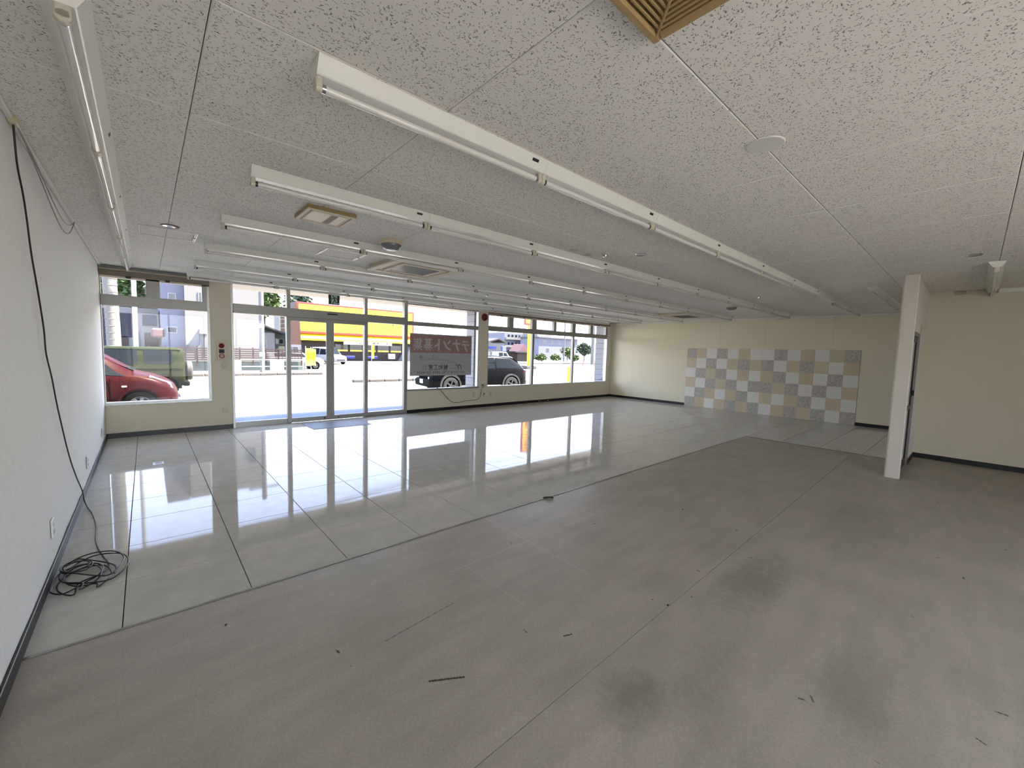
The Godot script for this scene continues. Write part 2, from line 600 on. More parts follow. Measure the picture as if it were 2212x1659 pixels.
func glyph(ch: String) -> Array:
	match ch:
		"テ": return [[.2, .15, .8, .15], [.08, .42, .92, .42], [.55, .42, .52, .7, .3, .95]]
		"ナ": return [[.08, .35, .92, .35], [.52, .05, .5, .5, .25, .95]]
		"ン": return [[.15, .15, .4, .34], [.15, .9, .55, .74, .9, .25]]
		"ト": return [[.38, .05, .38, .95], [.38, .38, .82, .64]]
		"募": return [[.08, .1, .92, .1], [.33, .0, .33, .2], [.67, .0, .67, .2], rc(.26, .26, .74, .5), [.26, .38, .74, .38], [.04, .58, .96, .58], [.42, .52, .3, .66, .05, .8], [.6, .58, .95, .78], [.3, .74, .72, .74, .68, .95, .58, .97], [.5, .66, .45, .82, .25, .99]]
		"集": return [[.3, .0, .08, .26], [.22, .14, .22, .58], [.22, .14, .92, .14], [.22, .29, .86, .29], [.22, .43, .86, .43], [.2, .57, .94, .57], [.55, .02, .55, .57], [.04, .7, .96, .7], [.5, .57, .5, 1.0], [.47, .7, .08, .96], [.53, .7, .92, .96]]
		"誠": return [[.2, .0, .26, .07], [.02, .16, .42, .16], [.08, .3, .38, .3], [.08, .43, .38, .43], rc(.1, .56, .37, .92), [.48, .22, .98, .22], [.5, .22, .48, .6, .42, .95], [.52, .48, .7, .48, .68, .76, .6, .74], [.72, .02, .78, .6, .97, .95], [.92, .4, .7, .92], [.85, .05, .93, .13]]
		"和": return [[.42, .03, .1, .14], [.03, .33, .5, .33], [.27, .1, .27, .97], [.25, .4, .03, .75], [.29, .4, .5, .65], rc(.58, .22, .94, .85)]
		"工": return [[.1, .12, .9, .12], [.5, .12, .5, .88], [.04, .88, .96, .88]]
		"営": return [[.2, .02, .28, .14], [.5, 0, .5, .14], [.8, .02, .7, .14], [.06, .32, .06, .2, .94, .2, .94, .32], rc(.28, .34, .72, .5), [.48, .5, .42, .64], rc(.2, .64, .8, .96)]
		"株": return [[.05, .3, .45, .3], [.25, .03, .25, .97], [.25, .4, .05, .7], [.5, .3, .95, .3], [.45, .52, .98, .52], [.72, .03, .72, .97], [.72, .52, .48, .9], [.72, .52, .96, .9]]
		"式": return [[.05, .25, .95, .25], [.12, .5, .55, .5], [.33, .5, .33, .85], [.08, .9, .6, .82], [.62, .03, .7, .65, .95, .95]]
		"会": return [[.5, .03, .05, .42], [.5, .03, .95, .42], [.3, .42, .7, .42], [.15, .6, .85, .6], [.45, .6, .22, .92, .8, .88], [.65, .72, .88, .97]]
		"社": return [[.25, .03, .25, .18], [.05, .25, .42, .25, .08, .65], [.25, .45, .25, .97], [.55, .4, .95, .4], [.74, .1, .74, .9], [.48, .92, .98, .92]]
		"防": return [[.1, .05, .1, .99], [.1, .07, .35, .07, .2, .38, .36, .6, .14, .66], [.68, .0, .68, .2], [.42, .24, .99, .24], [.62, .24, .58, .6, .4, .97], [.6, .48, .88, .48, .84, .94, .72, .92]]
		"府": return [[.53, .0, .53, .14], [.12, .16, .97, .16], [.14, .16, .13, .6, .03, .97], [.42, .26, .26, .55], [.34, .45, .34, .98], [.48, .45, .99, .45], [.8, .26, .8, .95, .68, .93], [.52, .58, .62, .74]]
		"店": return [[.53, .0, .53, .14], [.12, .16, .97, .16], [.14, .16, .13, .6, .03, .97], [.55, .24, .55, .6], [.55, .4, .9, .4], rc(.32, .6, .86, .95)]
		"市": return [[.5, .02, .5, .18], [.06, .2, .94, .2], [.2, .75, .2, .4, .8, .4, .8, .78, .68, .75], [.5, .2, .5, .97]]
		"駅": return [[.1, .05, .1, .6], [.1, .07, .45, .07], [.27, .07, .27, .58], [.1, .24, .43, .24], [.1, .4, .43, .4], [.1, .58, .47, .58, .43, .95, .36, .93], [.58, .08, .58, .55, .5, .95], [.58, .08, .92, .08, .92, .42, .58, .42], [.72, .45, .97, .93]]
		"南": return [[.06, .16, .94, .16], [.5, .02, .5, .32], [.12, .96, .12, .34, .88, .34, .88, .95], [.27, .57, .73, .57], [.24, .74, .76, .74], [.5, .57, .5, .95]]
		"町": return [rc(.06, .12, .46, .8), [.26, .12, .26, .8], [.06, .45, .46, .45], [.52, .18, .98, .18], [.75, .18, .75, .95, .62, .92]]
		"一": return [[.08, .5, .92, .5]]
		"杯": return [[.05, .3, .45, .3], [.25, .03, .25, .97], [.25, .4, .05, .7], [.5, .15, .97, .15], [.72, .15, .48, .6], [.72, .35, .72, .97], [.78, .4, .95, .6]]
		"こ": return [[.2, .2, .75, .2], [.25, .8, .8, .82]]
		"ん": return [[.45, .05, .12, .92, .4, .55, .6, .9, .92, .6]]
		"だ": return [[.08, .3, .6, .3], [.38, .05, .15, .92], [.5, .55, .85, .55], [.5, .85, .9, .85], [.75, .05, .8, .2], [.9, .02, .95, .17]]
		"で": return [[.08, .2, .9, .2, .4, .5, .75, .92], [.75, .35, .8, .5], [.9, .3, .95, .45]]
		"る": return [[.2, .12, .75, .12, .2, .6, .7, .5, .75, .85, .4, .9]]
		"ら": return [[.35, .08, .6, .15], [.3, .3, .25, .65, .7, .5, .7, .85, .3, .95]]
		"め": return [[.25, .15, .5, .85], [.7, .1, .45, .8, .12, .75, .3, .4, .8, .4, .85, .75, .6, .92]]
		"ー": return [[.5, .05, .5, .95]]
		"0": return [[.5, .04, .8, .2, .8, .8, .5, .96, .2, .8, .2, .2, .5, .04]]
		"1": return [[.3, .25, .55, .04, .55, .96]]
		"2": return [[.2, .25, .5, .04, .8, .25, .2, .96, .82, .96]]
		"3": return [[.2, .1, .8, .1, .5, .42, .8, .65, .55, .96, .2, .85]]
		"4": return [[.65, .96, .65, .04, .15, .7, .88, .7]]
		"5": return [[.78, .06, .28, .06, .25, .45, .6, .4, .8, .68, .55, .96, .2, .85]]
		"6": return [[.7, .06, .3, .4, .2, .7, .5, .96, .8, .7, .5, .48, .24, .62]]
		"8": return [[.5, .48, .22, .26, .5, .04, .78, .26, .5, .48, .18, .74, .5, .96, .82, .74, .5, .48]]
		"-": return [[.25, .5, .75, .5]]
		"T": return [[.1, .06, .9, .06], [.5, .06, .5, .96]]
		"E": return [[.8, .06, .2, .06, .2, .96, .8, .96], [.2, .5, .7, .5]]
		"L": return [[.2, .04, .2, .96, .8, .96]]
		"S": return [[.8, .15, .5, .04, .2, .25, .8, .72, .5, .96, .2, .85]]
		"I": return [[.5, .05, .5, .95]]
		"W": return [[.05, .05, .28, .95, .5, .3, .72, .95, .95, .05]]
		"A": return [[.1, .95, .5, .05, .9, .95], [.25, .65, .75, .65]]
	return []

func write(img: Image, s: String, at: Vector2, cell: Vector2, w: float, c: Color, adv := 0.0, down := false) -> void:
	var p := at
	for i in s.length():
		for g in glyph(s[i]):
			var q := []
			for k in range(0, g.size(), 2):
				q.append(p + Vector2(g[k], g[k + 1]) * cell)
			stroke(img, q, w, c)
		if down:
			p.y += cell.y + adv
		else:
			p.x += cell.x + adv

# ---------------------------------------------------------------- floor, ceiling, walls
func build_floor() -> void:
	var f := struct_node("floor")
	part(f, "subfloor", box(Vector3(XL - 0.2, GY, ZF - 0.14), Vector3(XR + 0.2, -0.011, ZB + 0.2)), M.grout)
	var std := cbox(Vector3(-TSX / 2 + 0.0025, -0.01, -TSZ / 2 + 0.0025), Vector3(TSX / 2 - 0.0025, 0, TSZ / 2 - 0.0025), 0.0014)
	for i in range(0, 23):
		for j in range(-4, 10):
			if j < 0 and i < 16:
				continue
			var x0 := TX0 + TSX * i
			var x1 := x0 + TSX
			var z1 := TZ0 - TSZ * j
			var z0 := z1 - TSZ
			var full := true
			if x0 < XL:
				x0 = XL; full = false
			if x1 > XR:
				x1 = XR; full = false
			if j == 9:
				z0 = ZF; full = false
			if z1 > -0.685:
				z1 = -0.685; full = false
			if x1 - x0 < 0.03 or z1 - z0 < 0.03:
				continue
			var w := x1 - x0
			var d := z1 - z0
			var me := std if full else cbox(Vector3(-w / 2 + 0.0025, -0.01, -d / 2 + 0.0025), Vector3(w / 2 - 0.0025, 0, d / 2 - 0.0025), 0.0014)
			var o := part(f, "floor_tile", me, M.tile if rng.randf() < 0.6 else M.tile2, Vector3((x0 + x1) / 2, 0, (z0 + z1) / 2))
			o.rotation = Vector3(rng.randf_range(-1, 1) * 0.0004, 0, rng.randf_range(-1, 1) * 0.0004)
	# vinyl in two sheets with an open seam
	var vin := printed(vinyl_image(), 0.42)
	vin.metallic_specular = 0.35
	var ex := 8.826
	var seam := func(x: float) -> float: return -1.098 - 0.0187 * x
	for k in 2:
		var st := S()
		var xs := [XL, ex] if k == 0 else [XL, ex, 9.42]
		for q in xs.size() - 1:
			var xa: float = xs[q]
			var xb: float = xs[q + 1]
			var pa: Array
			if k == 0:
				pa = [Vector3(xa, 0, TZ0 + 0.012), Vector3(xb, 0, TZ0 + 0.012), Vector3(xb, 0, seam.call(xb) - 0.0013), Vector3(xa, 0, seam.call(xa) - 0.0013)]
			elif q == 0:
				pa = [Vector3(xa, 0, seam.call(xa) + 0.0013), Vector3(xb, 0, seam.call(xb) + 0.0013), Vector3(xb, 0, ZB), Vector3(xa, 0, ZB)]
			else:
				pa = [Vector3(xa, 0, -0.64), Vector3(xb, 0, -0.64), Vector3(xb, 0, ZB), Vector3(xa, 0, ZB)]
			for t in [[0, 1, 2], [0, 2, 3]]:
				for v in t:
					var p: Vector3 = pa[v]
					vtx(st, Vector3(p.x, 0.001, p.z), Vector3.UP, Vector2((p.x - VX0) / VW, (p.z - VZ0) / VH))
			for e in 4:
				var a: Vector3 = pa[e]
				var b: Vector3 = pa[(e + 1) % 4]
				quad(st, Vector3(a.x, -0.012, a.z), Vector3(b.x, -0.012, b.z), Vector3(b.x, 0.001, b.z), Vector3(a.x, 0.001, a.z))
		part(f, "vinyl_sheet", st.commit(), vin)
	var sp := S()
	cb(sp, Vector3(XL, -0.01, TZ0 - 0.009), Vector3(ex + 0.009, 0.0045, TZ0 + 0.011), 0.003)
	part(f, "metal_edge_strip", sp.commit(), M.strip)
	var sp2 := S()
	cb(sp2, Vector3(ex - 0.009, -0.01, TZ0 + 0.011), Vector3(ex + 0.007, 0.004, -0.69), 0.003)
	part(f, "metal_edge_strip", sp2.commit(), M.dark_metal)

func panel_mesh(w: float, d: float, fl: int) -> ArrayMesh:
	var st := S()
	var g := 0.0016
	var c := 0.004
	var x0 := -w / 2 + g
	var x1 := w / 2 - g
	var z0 := -d / 2 + g
	var z1 := d / 2 - g
	var u0 := Vector2(0, 0)
	var u1 := Vector2(minf(1.0, w / CPX), minf(1.0, d / CPZ))
	if fl & 1:
		var t := u0.x; u0.x = u1.x; u1.x = t
	if fl & 2:
		var t2 := u0.y; u0.y = u1.y; u1.y = t2
	quad(st, Vector3(x0 + c, 0, z0 + c), Vector3(x1 - c, 0, z0 + c), Vector3(x1 - c, 0, z1 - c), Vector3(x0 + c, 0, z1 - c), Vector3.DOWN, u0, u1)
	var lo := [Vector3(x0 + c, 0, z0 + c), Vector3(x1 - c, 0, z0 + c), Vector3(x1 - c, 0, z1 - c), Vector3(x0 + c, 0, z1 - c)]
	var hi := [Vector3(x0, c, z0), Vector3(x1, c, z0), Vector3(x1, c, z1), Vector3(x0, c, z1)]
	for e in 4:
		var e2 := (e + 1) % 4
		var tp0: Vector3 = hi[e] + Vector3(0, 0.008, 0)
		var tp1: Vector3 = hi[e2] + Vector3(0, 0.008, 0)
		var mid: Vector3 = (lo[e] + lo[e2]) * 0.5
		quad(st, lo[e], lo[e2], hi[e2], hi[e], mid + Vector3(0, -0.05, 0), Vector2(0.02, 0.02), Vector2(0.04, 0.022))
		quad(st, hi[e], hi[e2], tp1, tp0, mid, Vector2(0.02, 0.02), Vector2(0.04, 0.022))
	return st.commit()

func build_ceiling() -> void:
	var c := struct_node("ceiling")
	part(c, "roof_slab", box(Vector3(XL - 0.2, CE + 0.0121, ZF - 0.16), Vector3(XR + 0.2, CE + 0.2, ZB + 0.2)), M.panel_back)
	var cache := {}
	for i in range(0, 16):
		for j in range(-5, 11):
			var x0 := CX0 + CPX * i
			var x1 := x0 + CPX
			var z1 := CZ0 - CPZ * j
			var z0 := z1 - CPZ
			x0 = maxf(x0, XL); x1 = minf(x1, XR)
			z0 = maxf(z0, ZF - 0.01); z1 = minf(z1, ZB)
			if x1 - x0 < 0.02 or z1 - z0 < 0.02:
				continue
			var fl := 0 if (i * 7 + j * 13) % 2 == 0 else 3
			var key := "%.3f %.3f %d" % [x1 - x0, z1 - z0, fl]
			if not cache.has(key):
				cache[key] = panel_mesh(x1 - x0, z1 - z0, fl)
			part(c, "ceiling_panel", cache[key], M.panel, Vector3((x0 + x1) / 2, CE + rng.randf_range(0.0, 0.0006), (z0 + z1) / 2))

# bulges of the loose wallpaper on the left wall
func bulge(y: float, z: float) -> float:
	var d := 0.0
	var segs := [[2.66, -5.76, 1.99, -5.27, 0.012, 0.05], [1.99, -5.27, 1.28, -4.30, 0.007, 0.06], [2.0, -5.28, 1.70, -5.95, 0.008, 0.06], [2.62, -5.5, 2.1, -5.2, 0.004, 0.1]]
	for s in segs:
		var a := Vector2(s[0], s[1])
		var b := Vector2(s[2], s[3])
		var p := Vector2(y, z)
		var t := clampf((p - a).dot(b - a) / (b - a).length_squared(), 0, 1)
		var q := p.distance_to(a.lerp(b, t))
		d += s[4] * exp(-q * q / (s[5] * s[5])) * (1.0 - 0.5 * t)
	d += 0.0016 * sin(z * 3.1 + 0.6) + 0.0011 * sin(z * 7.3 + y * 0.5) + 0.0006 * sin(z * 17.0 + y)
	return d

func build_walls() -> void:
	# left wall, slightly wavy wallpaper
	var st := S()
	var zs := []
	var z := ZF
	while z < ZB:
		zs.append(z)
		z += 0.035 if z < -3.5 else 0.12
	zs.append(ZB)
	var ny := 60
	for k in zs.size() - 1:
		for i in ny:
			var ps := []
			for q in [[0, 0], [1, 0], [1, 1], [0, 1]]:
				var zz: float = zs[k + q[0]]
				var yy: float = (CE + 0.01) * (i + q[1]) / ny
				ps.append(Vector3(XL + bulge(yy, zz), yy, zz))
			for t in [0, 2, 1, 0, 3, 2]:
				st.set_smooth_group(0)
				st.add_vertex(ps[t])
	st.generate_normals()
	var wl := struct_node("wall_left")
	part(wl, "wallpaper", st.commit(), M.left_wall)
	part(wl, "wall_core", box(Vector3(XL - 0.2, GY, ZF - 0.16), Vector3(XL - 0.006, CE + 0.2, ZB + 0.2)), M.white_wall)
	structure("wall_right", box(Vector3(XR, GY, ZF - 0.16), Vector3(XR + 0.2, CE + 0.2, ZB + 0.2)), M.wall)
	var bw := S()
	bx(bw, Vector3(XL - 0.2, GY, ZB), Vector3(XR + 0.2, 0.12, ZB + 0.2))
	bx(bw, Vector3(XL - 0.2, 2.62, ZB), Vector3(XR + 0.2, CE + 0.2, ZB + 0.2))
	bx(bw, Vector3(XL - 0.2, 0.12, ZB), Vector3(XL + 0.05, 2.62, ZB + 0.2))
	bx(bw, Vector3(4.2, 0.12, ZB), Vector3(XR + 0.2, 2.62, ZB + 0.2))
	structure("wall_back", bw.commit(), M.wall_paint)
	var rw := struct_node("window_4")
	for k in 5:
		var xa := XL + 0.05 + 1.1475 * k
		part(rw, "mullion", cbox(Vector3(xa, 0.12, ZB + 0.04), Vector3(minf(xa + 0.06, 4.2), 2.62, ZB + 0.12), 0.004), M.alu)
		if k < 4:
			part(rw, "pane", box(Vector3(xa + 0.06, 0.12, ZB + 0.077), Vector3(xa + 1.1475, 2.62, ZB + 0.083)), M.glass)
	# partition with a door opening, and the wall it runs into
	var p := S()
	bx(p, Vector3(7.44, 0, -0.685), Vector3(7.60, CE, -0.585))
	bx(p, Vector3(7.60, 1.965, -0.685), Vector3(8.55, CE, -0.585))
	bx(p, Vector3(8.55, 0, -0.685), Vector3(XR, CE, -0.585))
	structure("wall_partition", p.commit(), M.white_wall)
	structure("wall_side", box(Vector3(9.42, 0, -0.585), Vector3(9.52, CE, ZB)), M.wall_paint)
	var t1 := S()
	cb(t1, Vector3(7.40, 0, -0.70), Vector3(7.445, CE, -0.57), 0.004)
	structure("trim_1", t1.commit(), M.post)
	var t2 := S()
	cb(t2, Vector3(7.425, 0, -0.712), Vector3(7.475, CE, -0.685), 0.003)
	cb(t2, Vector3(7.425, 0, -0.585), Vector3(7.475, CE, -0.560), 0.003)
	structure("trim_2", t2.commit(), M.mould)
	# faint joints of the wall boards
	var jt := S()
	for zz in [-8.0, -5.1, -3.9, -2.4]:
		bx(jt, Vector3(XR - 0.0012, 0.08, zz - 0.002), Vector3(XR + 0.001, CE - 0.07, zz + 0.002))
	bx(jt, Vector3(9.4188, 0.08, 0.62), Vector3(9.421, CE - 0.02, 0.623))
	bx(jt, Vector3(9.4188, 1.86, -0.58), Vector3(9.421, 1.863, 0.62))
	structure("trim_3", jt.commit(), M.plate)
	# crown mouldings
	var cm := S()
	cb(cm, Vector3(XR - 0.045, CE - 0.066, ZF), Vector3(XR, CE, -0.685), 0.012)
	structure("trim_4", cm.commit(), M.mould)
	var cm2 := S()
	cb(cm2, Vector3(9.375, CE - 0.07, 0.13), Vector3(9.42, CE, ZB), 0.012)
	structure("trim_5", cm2.commit(), M.mould)
	var cm3 := S()
	cb(cm3, Vector3(XL, CE - 0.022, ZF), Vector3(XL + 0.028, CE, ZB), 0.006)
	structure("trim_6", cm3.commit(), M.white_wall)
	# skirting
	var bh := 0.078
	structure("baseboard_left", cbox(Vector3(XL, 0, ZF), Vector3(XL + 0.013, bh, ZB), 0.003), M.black_base)
	var bf := S()
	cb(bf, Vector3(XL, 0, ZF - 0.002), Vector3(1.15, bh, ZF + 0.011), 0.003)
	cb(bf, Vector3(4.59, 0, ZF - 0.002), Vector3(XR, bh, ZF + 0.011), 0.003)
	structure("baseboard_front", bf.commit(), M.black_base)
	var br := S()
	cb(br, Vector3(XR - 0.011, 0, ZF), Vector3(XR, bh, -6.06), 0.003)
	cb(br, Vector3(XR - 0.011, 0, -1.83), Vector3(XR, bh, -0.685), 0.003)
	structure("baseboard_right", br.commit(), M.black_base)
	var bs := S()
	cb(bs, Vector3(9.409, 0, -0.585), Vector3(9.42, bh, ZB), 0.003)
	cb(bs, Vector3(8.56, 0, -0.586), Vector3(9.42, bh, -0.574), 0.003)
	cb(bs, Vector3(8.56, 0, -0.696), Vector3(XR, bh, -0.684), 0.003)
	structure("baseboard_side", bs.commit(), M.black_base)

# ---------------------------------------------------------------- glazed front
func rail(parent: Node, n: String, x0: float, y0: float, x1: float, y1: float, m: Material, zf := ZF + 0.004, zb := ZF - 0.10) -> void:
	part(parent, n, cbox(Vector3(x0, y0, zb), Vector3(x1, y1, zf), 0.004), m)

func pane(parent: Node, x0: float, y0: float, x1: float, y1: float, z := ZF - 0.05) -> void:
	part(parent, "pane", box(Vector3(x0, y0, z - 0.003), Vector3(x1, y1, z + 0.003)), M.glass)

func build_front() -> void:
	var zo := ZF - 0.16
	var w := S()
	bx(w, Vector3(XL, GY, zo), Vector3(0.845, 0.52, ZF))
	bx(w, Vector3(0.845, GY, zo), Vector3(1.15, CE, ZF))
	bx(w, Vector3(XL, 2.60, zo), Vector3(0.845, CE, ZF))
	bx(w, Vector3(1.15, 2.645, zo), Vector3(4.59, CE, ZF))
	bx(w, Vector3(1.15, GY, zo), Vector3(4.59, -0.015, ZF))
	bx(w, Vector3(4.59, GY, zo), Vector3(7.0, 0.535, ZF))
	bx(w, Vector3(6.705, 0.535, zo), Vector3(7.0, CE, ZF))
	bx(w, Vector3(4.59, 2.62, zo), Vector3(6.705, CE, ZF))
	bx(w, Vector3(7.0, GY, zo), Vector3(XR, 0.535, ZF))
	bx(w, Vector3(7.0, 2.595, zo), Vector3(12.57, CE, ZF))
	bx(w, Vector3(12.57, 0.535, zo), Vector3(XR, CE, ZF))
	structure("wall_front", w.commit(), M.wall_paint)
	# left window
	var a := struct_node("window_1")
	rail(a, "window_sill", XL, 0.515, 0.845, 0.565, M.alu_light, ZF + 0.012)
	rail(a, "window_frame", 0.81, 0.55, 0.85, 2.60, M.alu_light)
	rail(a, "window_frame", XL, 0.55, XL + 0.012, 2.60, M.alu)
	rail(a, "transom", XL, 2.075, 0.815, 2.235, M.alu)
	rail(a, "mullion", 0.026, 2.23, 0.199, 2.53, M.alu)
	rail(a, "mullion", 0.745, 2.23, 0.812, 2.53, M.alu)
	rail(a, "window_head", XL, 2.495, 0.85, 2.525, M.cream)
	rail(a, "head_board", XL, 2.525, 0.85, 2.605, M.brown_board, ZF + 0.02)
	for q in [0.30, -0.17]:
		part(a, "latch", cbox(Vector3(q - 0.03, 2.50, ZF), Vector3(q + 0.03, 2.535, ZF + 0.03), 0.006), M.dark_metal)
	pane(a, XL + 0.01, 0.56, 0.815, 2.08)
	pane(a, XL + 0.01, 2.23, 0.03, 2.50)
	pane(a, 0.195, 2.23, 0.75, 2.50)
	part(a, "blind_rail", cbox(Vector3(XL + 0.01, 2.632, ZF + 0.01), Vector3(0.86, 2.668, ZF + 0.06), 0.005), M.grey_plastic)
	# entrance
	var d := struct_node("door_1")
	rail(d, "door_jamb", 1.15, 0.0, 1.188, 2.65, M.alu_light, ZF + 0.012)
	rail(d, "door_jamb", 4.512, 0.0, 4.592, 2.65, M.alu, ZF + 0.012)
	rail(d, "door_head", 1.18, 2.60, 4.52, 2.66, M.alu)
	rail(d, "operator_beam", 1.185, 2.085, 4.515, 2.25, M.alu, ZF + 0.05, ZF - 0.09)
	for q in [[2.048, 2.122], [3.575, 3.648]]:
		rail(d, "mullion", q[0] + 0.006, 2.24, q[1] - 0.004, 2.61, M.alu)
		rail(d, "side_post", q[0], 0.0, q[1], 2.09, M.alu, ZF - 0.035)
	for q in [[1.185, 2.05], [3.645, 4.515]]:
		rail(d, "bottom_rail", q[0], 0.0, q[1], 0.098, M.alu, ZF - 0.02)
		pane(d, q[0], 0.09, q[1], 2.09)
		pane(d, q[0], 2.245, q[1], 2.605)
	pane(d, 2.115, 2.245, 3.58, 2.605)
	for k in 2:
		var x0 := 2.046 if k == 0 else 2.857
		var x1 := 2.853 if k == 0 else 3.652
		var leaf := Node3D.new()
		leaf.name = "sliding_leaf"
		d.add_child(leaf, true)
		rail(leaf, "leaf_stile", x0, 0.008, x0 + 0.074, 2.088, M.alu, ZF + 0.004, ZF - 0.03)
		rail(leaf, "leaf_stile", x1 - 0.076, 0.008, x1, 2.088, M.alu, ZF + 0.004, ZF - 0.03)
		rail(leaf, "leaf_rail", x0 + 0.07, 0.008, x1 - 0.07, 0.098, M.alu, ZF + 0.003, ZF - 0.03)
		rail(leaf, "leaf_rail", x0 + 0.07, 2.012, x1 - 0.07, 2.088, M.alu, ZF + 0.003, ZF - 0.03)
		pane(leaf, x0 + 0.07, 0.09, x1 - 0.07, 2.02, ZF - 0.014)
		var lk := S()
		var lx := 2.735 if k == 0 else 3.01
		lathe(lk, Transform3D(Basis(Vector3(1, 0, 0), PI / 2), Vector3(lx, 0.052, ZF + 0.004)), [Vector2(0.0, 0.012), Vector2(0.012, 0.012), Vector2(0.016, 0.0)], 14)
		part(leaf, "floor_lock", lk.commit(), M.black)
	part(d, "meeting_strip", box(Vector3(2.8535, 0.01, ZF - 0.028), Vector3(2.8568, 2.088, ZF + 0.0)), M.alu_light)
	part(d, "sensor_slot", cbox(Vector3(2.785, 2.178, ZF + 0.05), Vector3(2.985, 2.202, ZF + 0.058), 0.003), M.black)
	part(d, "floor_track", cbox(Vector3(1.19, -0.015, ZF - 0.09), Vector3(4.51, 0.003, ZF + 0.004), 0.002), M.strip)
	# window with the letting notice
	var b := struct_node("window_2")
	rail(b, "window_sill", 4.59, 0.53, 6.705, 0.572, M.alu, ZF + 0.012)
	rail(b, "window_frame", 6.655, 0.56, 6.71, 2.63, M.alu_light)
	rail(b, "window_frame", 4.588, 0.56, 4.605, 2.63, M.alu)
	rail(b, "transom", 4.60, 2.085, 6.66, 2.182, M.alu)
	rail(b, "window_head", 4.60, 2.565, 6.66, 2.63, M.alu)
	pane(b, 4.60, 0.565, 6.66, 2.09)
	pane(b, 4.60, 2.175, 6.66, 2.57)
	# long right-hand window
	var c := struct_node("window_3")
	rail(c, "window_sill", 7.0, 0.53, 12.57, 0.568, M.alu_light, ZF + 0.012)
	rail(c, "window_frame", 6.992, 0.56, 7.012, 2.60, M.alu)
	rail(c, "window_frame", 12.44, 0.56, 12.57, 2.60, M.alu_light)
	rail(c, "transom", 7.01, 2.085, 12.45, 2.225, M.alu)
	rail(c, "window_head", 7.01, 2.505, 12.45, 2.535, M.cream)
	rail(c, "head_board", 7.0, 2.535, 12.57, 2.60, M.brown_board, ZF + 0.02)
	var ups := [7.01, 7.75, 7.92, 8.66, 8.85, 9.615, 9.735, 10.505, 10.68, 11.46, 11.60, 12.35]
	for k in range(1, 11, 2):
		rail(c, "mullion", ups[k], 2.22, ups[k + 1], 2.51, M.alu)
	rail(c, "mullion", 12.345, 2.22, 12.445, 2.51, M.alu)
	for k in range(0, 12, 2):
		pane(c, ups[k], 2.22, ups[k + 1], 2.51)
	for q in [[8.70, 8.785], [10.572, 10.65]]:
		rail(c, "mullion", q[0], 0.56, q[1], 2.09, M.alu, ZF - 0.01)
	pane(c, 7.01, 0.56, 8.71, 2.09)
	pane(c, 8.78, 0.56, 10.58, 2.09)
	pane(c, 10.645, 0.56, 12.445, 2.09)
	part(c, "blind_rail", cbox(Vector3(7.02, 2.632, ZF + 0.01), Vector3(12.56, 2.668, ZF + 0.06), 0.005), M.grey_plastic)
	for q in [7.45, 8.3, 9.2, 10.1, 11.0, 11.9]:
		part(c, "latch", cbox(Vector3(q - 0.03, 2.505, ZF), Vector3(q + 0.03, 2.54, ZF + 0.03), 0.006), M.brown_board)
	# small screw heads in the corner of the pane
	for k in 8:
		var px := 12.05 + 0.05 * (k % 6) if k < 6 else 12.25 + 0.05 * (k - 6)
		var py := 0.615 if k < 6 else 0.665
		part(c, "vent_hole_disc", box(Vector3(px, py, ZF - 0.046), Vector3(px + 0.022, py + 0.026, ZF - 0.042)), M.black)
	notice()

